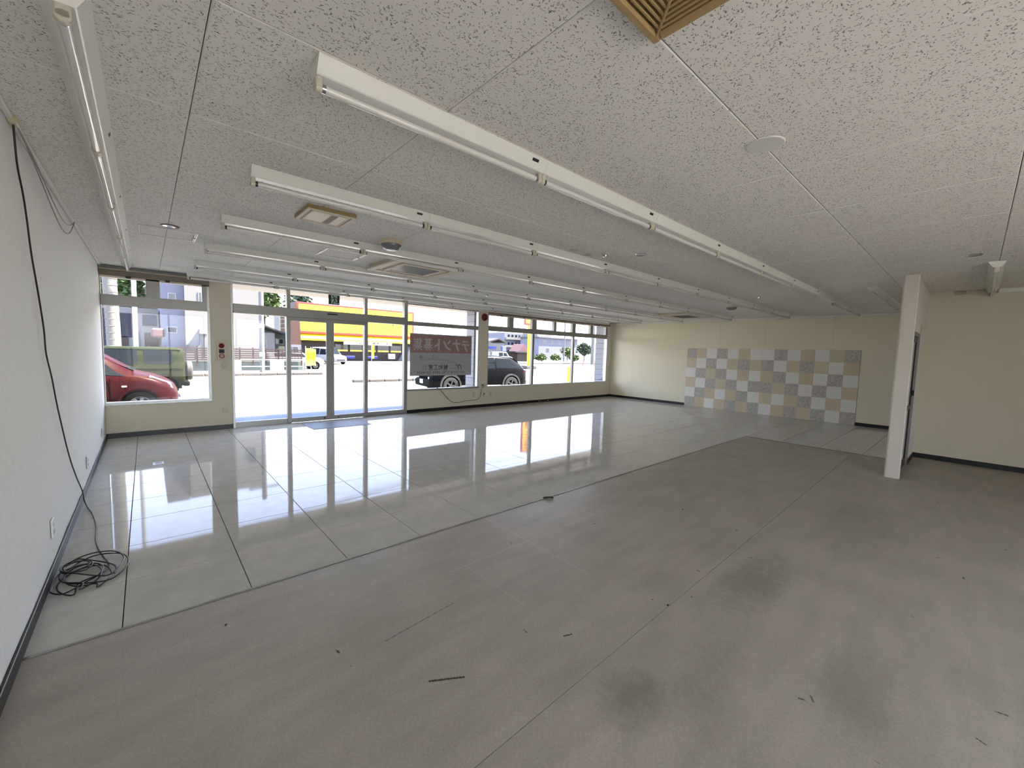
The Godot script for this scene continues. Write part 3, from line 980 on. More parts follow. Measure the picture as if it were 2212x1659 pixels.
func notice() -> void:
	var W := 720
	var H := 410
	var img := Image.create(W, H, true, Image.FORMAT_RGB8)
	var paper := Color(0.63, 0.63, 0.62)
	img.fill(paper)
	img.fill_rect(Rect2i(0, 0, W, 185), Color(0.57, 0.45, 0.43))
	img.fill_rect(Rect2i(0, 0, W, 14), Color(0.56, 0.53, 0.51))
	var glyphs := "テナント募集"
	for i in 6:
		write(img, glyphs[i], Vector2(32 + i * 111, 44), Vector2(98, 118), 17.0 if i < 4 else 10.5, Color(0.69, 0.665, 0.65))
	var dk := Color(0.30, 0.29, 0.29)
	var gy := Color(0.46, 0.46, 0.47)
	# pale line of small print
	for k in 3:
		for q in 2:
			var bxx := 30 + k * 84 + q * 24
			stroke(img, [Vector2(bxx, 205), Vector2(bxx + 18, 205)], 3, Color(0.55, 0.55, 0.60))
			stroke(img, [Vector2(bxx + 9, 200), Vector2(bxx + 9, 222)], 3, Color(0.55, 0.55, 0.60))
			stroke(img, [Vector2(bxx, 215), Vector2(bxx + 18, 221)], 3, Color(0.55, 0.55, 0.60))
	# hill town drawing along a curve
	var prev := Vector2(60, 330)
	for k in range(1, 46):
		var t := k / 45.0
		var cur := Vector2(60 + 560 * t, 330 - 72 * sin(minf(1.0, t * 1.35) * PI * 0.5) - 8 * sin(t * 3.0))
		stroke(img, [prev, cur], 2.5, gy)
		if k > 8 and k % 2 == 0:
			var hh := 8 + 12.0 * absf(sin(k * 2.3)) + (26.0 if k == 32 else 0.0)
			stroke(img, [cur, cur + Vector2(3, -hh), cur + Vector2(11, -hh * 0.7), cur + Vector2(13, -1)], 2.5, gy.lerp(Color(0.42, 0.5, 0.42), 0.5 if k % 4 == 0 else 0.0))
		prev = cur
	for k in 40:
		var a := k * 2.4
		stroke(img, [Vector2(600 + 20 * cos(a) * sqrt(k / 40.0), 228 + 18 * sin(a) * sqrt(k / 40.0)), Vector2(601 + 20 * cos(a) * sqrt(k / 40.0), 229 + 18 * sin(a) * sqrt(k / 40.0))], 4, gy)
	# mark: two brush hooks
	stroke(img, [Vector2(128, 352), Vector2(132, 322), Vector2(152, 302), Vector2(170, 316), Vector2(164, 352)], 9, dk)
	stroke(img, [Vector2(164, 330), Vector2(182, 304), Vector2(198, 306)], 8, dk)
	write(img, "SEIWA", Vector2(186, 332), Vector2(13, 15), 2.5, gy, 4)
	write(img, "誠和工営", Vector2(294, 302), Vector2(50, 52), 6.5, dk, 8)
	write(img, "株式", Vector2(538, 304), Vector2(24, 22), 2.6, gy, 4)
	write(img, "会社", Vector2(538, 332), Vector2(24, 22), 2.6, gy, 4)
	for k in 8:
		stroke(img, [Vector2(262 + k * 16, 284), Vector2(272 + k * 16, 284)], 2, gy)
		stroke(img, [Vector2(267 + k * 16, 279), Vector2(267 + k * 16, 290)], 2, gy)
	write(img, "防府市駅南町", Vector2(88, 366), Vector2(22, 24), 2.8, gy, 2)
	write(img, "6-1", Vector2(236, 365), Vector2(20, 26), 4.2, dk, 0)
	write(img, "TEL", Vector2(306, 365), Vector2(20, 26), 4.2, dk, 3)
	write(img, "0835-22-6454", Vector2(382, 365), Vector2(19, 26), 4.2, dk, 3)
	img.generate_mipmaps()
	var m := printed(img, 0.75)
	m.backlight = Color(0.22, 0.22, 0.22)
	# printed side looks out to the street; the thin sheet shows through mirrored
	var st := S()
	var x0 := 4.683
	var x1 := 6.478
	var y0 := 0.887
	var y1 := 1.910
	var zz := ZF - 0.042
	for s in 2:
		var z := zz - 0.0006 * s
		quad(st, Vector3(x1, y0, z), Vector3(x0, y0, z), Vector3(x0, y1, z), Vector3(x1, y1, z), Vector3(0, 0, 1 if s == 0 else -1))
	for e in [[Vector3(x0, y0, 0), Vector3(x1, y0, 0)], [Vector3(x1, y0, 0), Vector3(x1, y1, 0)], [Vector3(x1, y1, 0), Vector3(x0, y1, 0)], [Vector3(x0, y1, 0), Vector3(x0, y0, 0)]]:
		var o := Vector3(0, 0, zz)
		var i := Vector3(0, 0, zz - 0.0006)
		quad(st, e[0] + o, e[1] + o, e[1] + i, e[0] + i, Vector3.ZERO, Vector2(0.5, 0.9), Vector2(0.51, 0.91))
	solo("letting_notice", st.commit(), m, "red and white letting notice stuck on the window, seen mirrored from inside", "sign")

func build_outside_shell() -> void:
	# canopy, piers, forecourt, road
	var c := S()
	cb(c, Vector3(-6.0, 2.76, -11.25), Vector3(16.0, 3.12, ZF - 0.16), 0.02)
	structure("canopy", c.commit(), M.soffit)
	var r := S()
	bx(r, Vector3(-6.0, 3.12, ZF - 0.4), Vector3(16.0, 3.6, ZB + 0.2))
	bx(r, Vector3(XL - 0.3, CE + 0.2, ZF - 0.4), Vector3(XR + 0.3, 3.12, ZB + 0.2))
	structure("roof", r.commit(), M.house_warm)
	structure("apron", box(Vector3(-8, GY - 0.1, -11.45), Vector3(18, GY + 0.03, ZF - 0.15)), M.apron)
	structure("forecourt", box(Vector3(-60, GY - 0.3, -20.6), Vector3(70, GY, 30)), M.asphalt)
	structure("road", box(Vector3(-160, RY - 0.3, -190), Vector3(220, RY, -20.4)), M.road)
	for k in 2:
		var x0 := 6.96 if k == 0 else 13.07
		var x1 := 7.42 if k == 0 else 13.6
		var p := struct_node("pier_%d" % (k + 1))
		part(p, "core", box(Vector3(x0 + 0.008, GY, -9.86), Vector3(x1 - 0.008, 2.76, -9.5)), M.grout)
		for j in 15:
			var y0 := GY + 0.2 * j
			for q in 2:
				var xa := x0 + (x1 - x0) * 0.5 * q
				part(p, "facing_tile", cbox(Vector3(xa + 0.003, y0 + 0.003, -9.868), Vector3(xa + (x1 - x0) * 0.5 - 0.003, minf(y0 + 0.197, 2.758), -9.492), 0.003), M.tile_out)

func build_mural() -> void:
	var rows := ["GTWGWTWWGWTWTG", "TWGWTGTGWTGTWT", "WGTGWTWTGWTWGW", "TWGTGWGGTGWGWT", "WGTWTGWTWTGWTW", "GTWTGTGWTGTGWG"]
	var t := thing("wall_tile_panel", "checkered panel of white, tan and grey square tiles on the far wall", "tiles", Vector3(XR, 0, -3.945))
	part(t, "backing", box(Vector3(-0.006, 0, -2.108), Vector3(0, 1.806, 2.108)), M.old_plastic)
	# grey tiles carry small upright chips
	var mats := {"W": [], "T": [], "G": []}
	for k in 3:
		mats["W"].append(grain(mat(Color(1, 1, 1), 0.6), Color(0.90, 0.885, 0.85).lightened(0.01 * k), Color(0.92, 0.905, 0.87), 0.08, 2.0, 60 + k))
		mats["T"].append(grain(mat(Color(1, 1, 1), 0.65), [Color(0.81, 0.745, 0.615), Color(0.83, 0.76, 0.645), Color(0.82, 0.775, 0.64)][k], [Color(0.835, 0.77, 0.645), Color(0.85, 0.78, 0.67), Color(0.84, 0.795, 0.665)][k], 0.08, 2.5, 70 + k))
		var img := Image.create(96, 96, true, Image.FORMAT_RGB8)
		img.fill(Color(0.765, 0.735, 0.69))
		var r := RandomNumberGenerator.new()
		r.seed = 90 + k
		for q in 120:
			var v := r.randf_range(0.71, 0.80)
			img.fill_rect(Rect2i(r.randi_range(0, 86), r.randi_range(0, 90), r.randi_range(5, 12), r.randi_range(4, 9)), Color(v, v * 0.965, v * 0.915))
		for q in 46:
			var v2 := r.randf_range(0.56, 0.67)
			img.fill_rect(Rect2i(r.randi_range(1, 85), r.randi_range(1, 91), r.randi_range(5, 11), r.randi_range(2, 5)), Color(v2, v2 * 0.975, v2 * 0.94))
		img.generate_mipmaps()
		mats["G"].append(printed(img, 0.7))
	var s := 0.3011
	for i in 6:
		for j in 14:
			var ch: String = rows[i][j]
			var st := S()
			var z0 := -2.108 + s * j
			var y1 := 1.806 - s * i
			var p := 0.012 + rng.randf_range(-0.0008, 0.0008)
			cb(st, Vector3(-p, y1 - s + 0.0008, z0 + 0.0008), Vector3(-0.005, y1 - 0.0008, z0 + s - 0.0008), 0.0015)
			part(t, "tile", st.commit(), mats[ch][rng.randi() % 3])

# ---------------------------------------------------------------- unlit fluorescent battens
const ORD := ["first", "second", "third", "fourth", "fifth", "sixth", "seventh", "eighth", "ninth"]
var lamp_meshes := {}

func lamp_parts(len: float) -> Dictionary:
	var key := "%.3f" % len
	if lamp_meshes.has(key):
		return lamp_meshes[key]
	var r := {}
	var xf := Transform3D(Basis(Vector3(0, 0, -1), Vector3(0, 1, 0), Vector3(1, 0, 0)), Vector3(0.0008, 0, 0))
	var h := S()
	prism(h, PackedVector2Array([Vector2(-0.066, 0), Vector2(-0.066, -0.004), Vector2(-0.034, -0.060), Vector2(-0.029, -0.064), Vector2(0.029, -0.064), Vector2(0.034, -0.060), Vector2(0.066, -0.004), Vector2(0.066, 0)]), xf, len - 0.0016)
	r.housing = h.commit()
	var g := S()
	tube(g, [Vector3(0.040, -0.096, 0), Vector3(len - 0.040, -0.096, 0)], 0.0162, 14)
	r.tube = g.commit()
	for s in 2:
		var e := S()
		var xe := 0.026 if s == 0 else len - 0.043
		tube(e, [Vector3(xe, -0.096, 0), Vector3(xe + 0.017, -0.096, 0)], 0.0166, 14)
		r["cap%d" % s] = e.commit()
	for s in 2:
		var k := S()
		var x0 := 0.002 if s == 0 else len - 0.028
		cb(k, Vector3(x0, -0.108, -0.021), Vector3(x0 + 0.026, -0.058, 0.021), 0.006)
		lathe(k, Transform3D(Basis(Vector3(0, 0, 1), -PI / 2), Vector3(x0, -0.098, 0)), [Vector2(0.0, 0.0), Vector2(0.018, 0.0), Vector2(0.021, 0.003), Vector2(0.021, 0.023), Vector2(0.018, 0.026), Vector2(0, 0.026)], 16)
		r["socket%d" % s] = k.commit()
	var d := S()
	for sg in [1.0]:
		quad(d, Vector3(len - 0.12, -0.016, sg * 0.0598), Vector3(len - 0.07, -0.016, sg * 0.0598), Vector3(len - 0.07, -0.030, sg * 0.0518), Vector3(len - 0.12, -0.030, sg * 0.0518), Vector3(0, -0.3, sg))
	r.hole = d.commit()
	lamp_meshes[key] = r
	return r

func lamp(at: Vector3, turn: float, len: float, label: String, group: String, has_tube := true, tone := 0) -> void:
	var t := thing("fluorescent_fixture", label, "ceiling light", at, turn, group)
	var p := lamp_parts(len)
	part(t, "housing", p.housing, M.lamp_white)
	part(t, "socket", p.socket0, M.lamp_cream)
	part(t, "socket", p.socket1, M.lamp_cream)
	part(t, "knockout_hole", p.hole, M.dark_metal)
	if has_tube:
		var g := part(t, "tube", p.tube, M.tube)
		part(g, "tube_cap", p.cap0, M.chrome if tone == 0 else M.dark_metal)
		part(g, "tube_cap", p.cap1, M.chrome if tone == 0 else M.dark_metal)

func build_lamps() -> void:
	var zs := [-1.842, -3.197, -4.572, -5.957, -7.347, -8.60]
	var rn := ["nearest ceiling row", "second row from the camera", "third row from the camera", "fourth row from the camera", "fifth row from the camera", "row beside the shop windows"]
	var L := 1.285
	for r in 6:
		for k in 9:
			var has := not (r == 0 and (k == 5 or k == 6))
			var lb := "unlit white tube fixture, %s from the left in the %s" % [ORD[k], rn[r]]
			if not has:
				lb = "white batten without its tube, %s from the left in the %s" % [ORD[k], rn[r]]
			lamp(Vector3(0.535 + L * k, CE, zs[r]), 0.0, L, lb, "fluorescent battens in six ceiling rows", has, (r + k) % 3)
	for k in 5:
		lamp(Vector3(-0.168, CE, -2.03 - 1.285 * k), PI / 2, 1.285, "unlit tube fixture along the left wall, %s from the camera" % ORD[k], "battens along the left wall")
	for k in 3:
		lamp(Vector3(8.215 + 1.49 * k, CE, -1.128), 0.0, 1.49, "unlit batten in the short row behind the white post, %s from the camera" % ORD[k], "battens behind the post")
	for k in 2:
		lamp(Vector3(6.96 + 1.215 * k, CE, 0.069), 0.0, 1.215, ["unlit fixture seen end-on at the right edge, nearer of its pair", "unlit fixture touching the plain side wall, farther of its pair"][k], "battens by the side wall")

# ---------------------------------------------------------------- things on the ceiling
func ring_disc(at: Vector3, prof: Array, n := 28) -> ArrayMesh:
	var st := S()
	lathe(st, Transform3D(Basis.IDENTITY, at), prof, n)
	return st.commit()

func frame4(st: SurfaceTool, x0: float, z0: float, x1: float, z1: float, w: float, y0: float, y1: float, b := 0.003) -> void:
	cb(st, Vector3(x0, y0, z0), Vector3(x1, y1, z0 + w), b)
	cb(st, Vector3(x0, y0, z1 - w), Vector3(x1, y1, z1), b)
	cb(st, Vector3(x0, y0, z0 + w), Vector3(x0 + w, y1, z1 - w), b)
	cb(st, Vector3(x1 - w, y0, z0 + w), Vector3(x1, y1, z1 - w), b)

func air_conditioner(x0: float, z0: float, x1: float, z1: float, drop: float, label: String) -> void:
	var t := thing("cassette_air_conditioner", label, "air conditioner", Vector3((x0 + x1) / 2, CE, (z0 + z1) / 2))
	var hx := (x1 - x0) / 2
	var hz := (z1 - z0) / 2
	var b := S()
	cb(b, Vector3(-hx + 0.02, -drop + 0.02, -hz + 0.02), Vector3(hx - 0.02, 0.004, hz - 0.02), 0.01)
	part(t, "casing", b.commit(), M.beige_plastic)
	var f := S()
	frame4(f, -hx, -hz, hx, hz, 0.085, -drop, -drop + 0.03, 0.01)
	part(t, "front_frame", f.commit(), M.cream)
	var inner := S()
	frame4(inner, -hx + 0.16, -hz + 0.16, hx - 0.16, hz - 0.16, 0.05, -drop - 0.002, -drop + 0.03, 0.008)
	part(t, "grille_frame", inner.commit(), M.cream)
	var g := S()
	var n := 18
	for k in n:
		var z := -hz + 0.21 + (2 * hz - 0.42) * (k + 0.5) / n
		bx(g, Vector3(-hx + 0.20, -drop + 0.006, z - 0.004), Vector3(hx - 0.20, -drop + 0.02, z + 0.004))
	bx(g, Vector3(-hx + 0.20, -drop + 0.02, -hz + 0.2), Vector3(hx - 0.20, -drop + 0.024, hz - 0.2))
	part(t, "intake_grille", g.commit(), M.grey_plastic)
	for q in 4:
		var fl := S()
		var lx := hx if q < 2 else hz
		var lz := hz if q < 2 else hx
		var xf := Transform3D(Basis(Vector3.UP, q * PI if q < 2 else PI / 2 + q * PI), Vector3.ZERO)
		var a := xf * Vector3(-lx + 0.24, -drop + 0.006, lz - 0.085)
		var c := xf * Vector3(lx - 0.24, -drop + 0.006, lz - 0.085)
		var e := xf * Vector3(lx - 0.24, -drop + 0.034, lz - 0.155)
		var h := xf * Vector3(-lx + 0.24, -drop + 0.034, lz - 0.155)
		quad(fl, a, c, e, h, Vector3.DOWN)
		part(t, "louvre_flap", fl.commit(), M.old_plastic)

func hatch(x0: float, z0: float, label: String, at_dark: bool) -> void:
	var t := thing("ceiling_hatch", label, "hatch", Vector3(x0 + 0.235, CE, z0 + 0.235), 0.0, "access hatches")
	var f := S()
	frame4(f, -0.235, -0.235, 0.235, 0.235, 0.012, -0.007, 0.002, 0.002)
	frame4(f, -0.221, -0.221, 0.221, 0.221, 0.010, -0.005, 0.002, 0.002)
	part(t, "metal_frame", f.commit(), M.alu_light)
	part(t, "catch", cbox(Vector3(0.205, -0.009, -0.025), Vector3(0.232, -0.004, -0.005), 0.002), M.black if at_dark else M.dark_metal)

func build_ceiling_things() -> void:
	# square supply grille overhead
	var v := thing("square_ceiling_vent", "yellowed square ceiling vent with mitred slats, at the top edge", "vent", Vector3(1.12, CE, -0.585))
	var hs := 0.268
	var f := S()
	frame4(f, -hs, -hs, hs, hs, 0.036, -0.034, 0.0, 0.008)
	part(v, "frame", f.commit(), M.old_plastic)
	part(v, "dark_opening", box(Vector3(-hs + 0.02, -0.004, -hs + 0.02), Vector3(hs - 0.02, 0.0, hs - 0.02)), M.old_plastic_dark)
	for k in 11:
		var s := S()
		var o := hs - 0.046 - k * 0.0195
		frame4(s, -o, -o, o, o, 0.010, -0.030, -0.006, 0.002)
		part(v, "slat_ring", s.commit(), M.old_plastic)
	for k in 4:
		var rb := S()
		var sx := 1.0 if k % 2 == 0 else -1.0
		var sz := 1.0 if k < 2 else -1.0
		tube(rb, [Vector3(sx * 0.01, -0.030, sz * 0.01), Vector3(sx * (hs - 0.03), -0.030, sz * (hs - 0.03))], 0.005, 6)
		part(v, "mitre_bar", rb.commit(), M.old_plastic)
	# flat exhaust vent
	var w := thing("exhaust_vent", "beige exhaust vent with a brown-edged frame, left of the round lamp", "vent", Vector3(1.20, CE, -3.84))
	var b := S()
	cb(b, Vector3(-0.195, -0.03, -0.20), Vector3(0.195, 0.002, 0.20), 0.004)
	part(w, "body", b.commit(), M.old_plastic)
	var wf := S()
	frame4(wf, -0.195, -0.20, 0.195, 0.20, 0.028, -0.036, -0.028, 0.003)
	frame4(wf, -0.152, -0.158, 0.152, 0.158, 0.016, -0.036, -0.028, 0.003)
	part(w, "rim", wf.commit(), M.cream)
	part(w, "cover", box(Vector3(-0.137, -0.034, -0.143), Vector3(0.137, -0.030, 0.143)), M.beige_plastic)
	part(w, "stain_strip", box(Vector3(0.01, -0.0352, -0.14), Vector3(0.065, -0.0338, 0.14)), M.old_plastic_dark)
	air_conditioner(2.31, -5.68, 3.27, -4.75, 0.07, "cream cassette air conditioner between the third and fourth lamp rows")
	air_conditioner(10.36, -5.84, 11.62, -4.88, 0.06, "yellowed cassette air conditioner near the far wall corner")
	hatch(-0.02, -5.975, "metal-edged ceiling hatch near the left wall fixtures", true)
	hatch(1.605, -5.535, "metal-edged ceiling hatch next to the cassette air conditioner", false)
	# round emergency lamps
	for k in 2:
		var at := Vector3(1.985, CE, -4.225) if k == 0 else Vector3(9.57, CE, -3.63)
		var e := thing("emergency_lamp", ["round emergency lamp with smoked dome near the left ceiling vent", "round emergency lamp with smoked dome toward the far wall"][k], "emergency lamp", at, 0.0, "emergency lamps")
		part(e, "base_ring", ring_disc(Vector3.ZERO, [Vector2(0.118, 0.0), Vector2(0.116, -0.036), Vector2(0.108, -0.04), Vector2(0, -0.04)]), M.beige_plastic)
		part(e, "dome", ring_disc(Vector3.ZERO, [Vector2(0.104, -0.038), Vector2(0.10, -0.062), Vector2(0.085, -0.082), Vector2(0.05, -0.096), Vector2(0.0, -0.10)]), M.grey_plastic)
	# speaker near left wall, blank disc overhead
	var sp := thing("ceiling_speaker", "round dark-rimmed downlight beside the ceiling hatch at left", "downlight", Vector3(0.215, CE, -5.365))
	part(sp, "rim", ring_disc(Vector3.ZERO, [Vector2(0.075, 0.0), Vector2(0.072, -0.008), Vector2(0.058, -0.006), Vector2(0.056, 0.0)]), M.dark_metal)
	part(sp, "reflector", ring_disc(Vector3.ZERO, [Vector2(0.058, -0.005), Vector2(0.03, -0.001), Vector2(0.0, -0.001)]), M.chrome)
	solo("blank_cover_disc", ring_disc(Vector3(0, 0, 0), [Vector2(0.089, 0.0), Vector2(0.088, -0.004), Vector2(0.084, -0.006), Vector2(0.0, -0.006)], 36), M.white_plastic, "flat white round cover plate on the ceiling joint", "cover plate", "", Vector3(2.49, CE, -0.832))
	# small detectors and downlights between the lamp rows
	var dets := [[3.555, -3.03, 0, "small flat disc on the ceiling, leftmost of four by the second row"], [3.82, -3.05, 0, "small flat dark-holed disc beside the hanging detector"], [3.905, -2.87, 1, "smoke detector standing out from the ceiling above the second row"], [4.21, -2.61, 2, "bright chrome downlight ring to the right of the smoke detector"], [8.35, -2.72, 1, "small grey detector before the far end of the second row"], [5.2, -6.7, 1, "small detector above the long right-hand window"], [4.4, -6.35, 0, "tiny flat disc on the ceiling behind the air conditioner"], [6.43, -0.10, 2, "small glinting downlight near the end-on fixture at right"], [9.1, -7.75, 1, "little detector close to the window-side rows, far right"]]
	for q in dets:
		var at := Vector3(q[0], CE, q[1])
		if q[2] == 0:
			solo("ceiling_disc", ring_disc(Vector3.ZERO, [Vector2(0.05, 0.0), Vector2(0.047, -0.006), Vector2(0.0, -0.007)], 20), M.lamp_cream, q[3], "ceiling disc", "", at)
		elif q[2] == 1:
			var d := thing("smoke_detector", q[3], "detector", at)
			part(d, "base", ring_disc(Vector3.ZERO, [Vector2(0.05, 0.0), Vector2(0.048, -0.015), Vector2(0.036, -0.022), Vector2(0.0, -0.022)], 20), M.lamp_cream)
			part(d, "sensor", ring_disc(Vector3.ZERO, [Vector2(0.03, -0.022), Vector2(0.027, -0.04), Vector2(0.0, -0.043)], 16), M.chrome)
		else:
			var d2 := thing("downlight", q[3], "downlight", at)
			part(d2, "rim", ring_disc(Vector3.ZERO, [Vector2(0.062, 0.0), Vector2(0.058, -0.008), Vector2(0.045, -0.004), Vector2(0.043, 0.0)], 24), M.chrome)
			part(d2, "reflector", ring_disc(Vector3.ZERO, [Vector2(0.045, -0.003), Vector2(0.02, -0.0008), Vector2(0.0, -0.0008)], 24), M.chrome)
	# exit sign hangs by the entrance
	var ex := thing("exit_sign", "green and white running-man exit sign hanging over the entrance", "exit sign", Vector3(2.885, CE, -8.74))
	part(ex, "housing", cbox(Vector3(-0.118, -0.105, -0.03), Vector3(0.118, 0, 0.03), 0.006), M.lamp_white)
	var img := Image.create(128, 112, true, Image.FORMAT_RGB8)
	var gr := Color(0.05, 0.17, 0.12)
	img.fill(Color(0.66, 0.72, 0.67))
	img.fill_rect(Rect2i(0, 0, 28, 112), gr)
	img.fill_rect(Rect2i(100, 0, 28, 92), gr)
	img.fill_rect(Rect2i(0, 104, 128, 8), gr)
	stroke(img, [Vector2(50, 12), Vector2(51, 12)], 17, gr)
	stroke(img, [Vector2(62, 28), Vector2(72, 60)], 15, gr)
	stroke(img, [Vector2(60, 28), Vector2(42, 46), Vector2(26, 42)], 8, gr)
	stroke(img, [Vector2(64, 28), Vector2(86, 30), Vector2(98, 52)], 8, gr)
	stroke(img, [Vector2(68, 58), Vector2(58, 78), Vector2(46, 100)], 9, gr)
	stroke(img, [Vector2(74, 58), Vector2(78, 82), Vector2(104, 84)], 9, gr)
	img.generate_mipmaps()
	var face := S()
	quad(face, Vector3(-0.106, -0.29, 0.0), Vector3(0.106, -0.29, 0.0), Vector3(0.106, -0.105, 0.0), Vector3(-0.106, -0.105, 0.0), Vector3(0, 0, 1))
	part(ex, "pictogram", face.commit(), printed(img, 0.3), Vector3(0, 0, 0.0131))
	part(ex, "panel", cbox(Vector3(-0.11, -0.294, -0.013), Vector3(0.11, -0.105, 0.0125), 0.003), M.grey_plastic)
	# cable sleeve on the side wall top
	solo("wall_bracket", cbox(Vector3(9.38, 2.615, -0.30), Vector3(9.42, 2.655, -0.19), 0.005), M.plate, "small beige bracket at the top of the plain side wall", "bracket")

# ---------------------------------------------------------------- things on the walls
func plate_on_front(x: float, y: float, w: float, h: float, label: String, cat: String, kind: int) -> void:
	var t := thing("wall_outlet" if kind != 1 else "wall_switch", label, cat, Vector3(x, y, ZF))
	part(t, "plate", cbox(Vector3(-w / 2, -h / 2, 0), Vector3(w / 2, h / 2, 0.008), 0.003), M.plate)
	if kind == 0:
		for s in [-1, 1]:
			part(t, "socket_face", cbox(Vector3(-0.016, s * 0.024 - 0.014, 0.008), Vector3(0.016, s * 0.024 + 0.014, 0.0105), 0.002), M.beige_plastic)
			for q in [-0.006, 0.006]:
				part(t, "slot", box(Vector3(q - 0.001, s * 0.024 - 0.006, 0.0105), Vector3(q + 0.001, s * 0.024 + 0.006, 0.0108)), M.black)
	elif kind == 1:
		part(t, "rocker", cbox(Vector3(-0.012, -0.02, 0.008), Vector3(0.012, 0.02, 0.014), 0.003), M.beige_plastic)
	else:
		var k := S()
		lathe(k, Transform3D(Basis(Vector3(1, 0, 0), PI / 2), Vector3(0, 0.005, 0.006)), [Vector2(0.020, 0.0), Vector2(0.018, 0.004), Vector2(0.0, 0.004)], 16)
		part(t, "cable_hole", k.commit(), M.black)

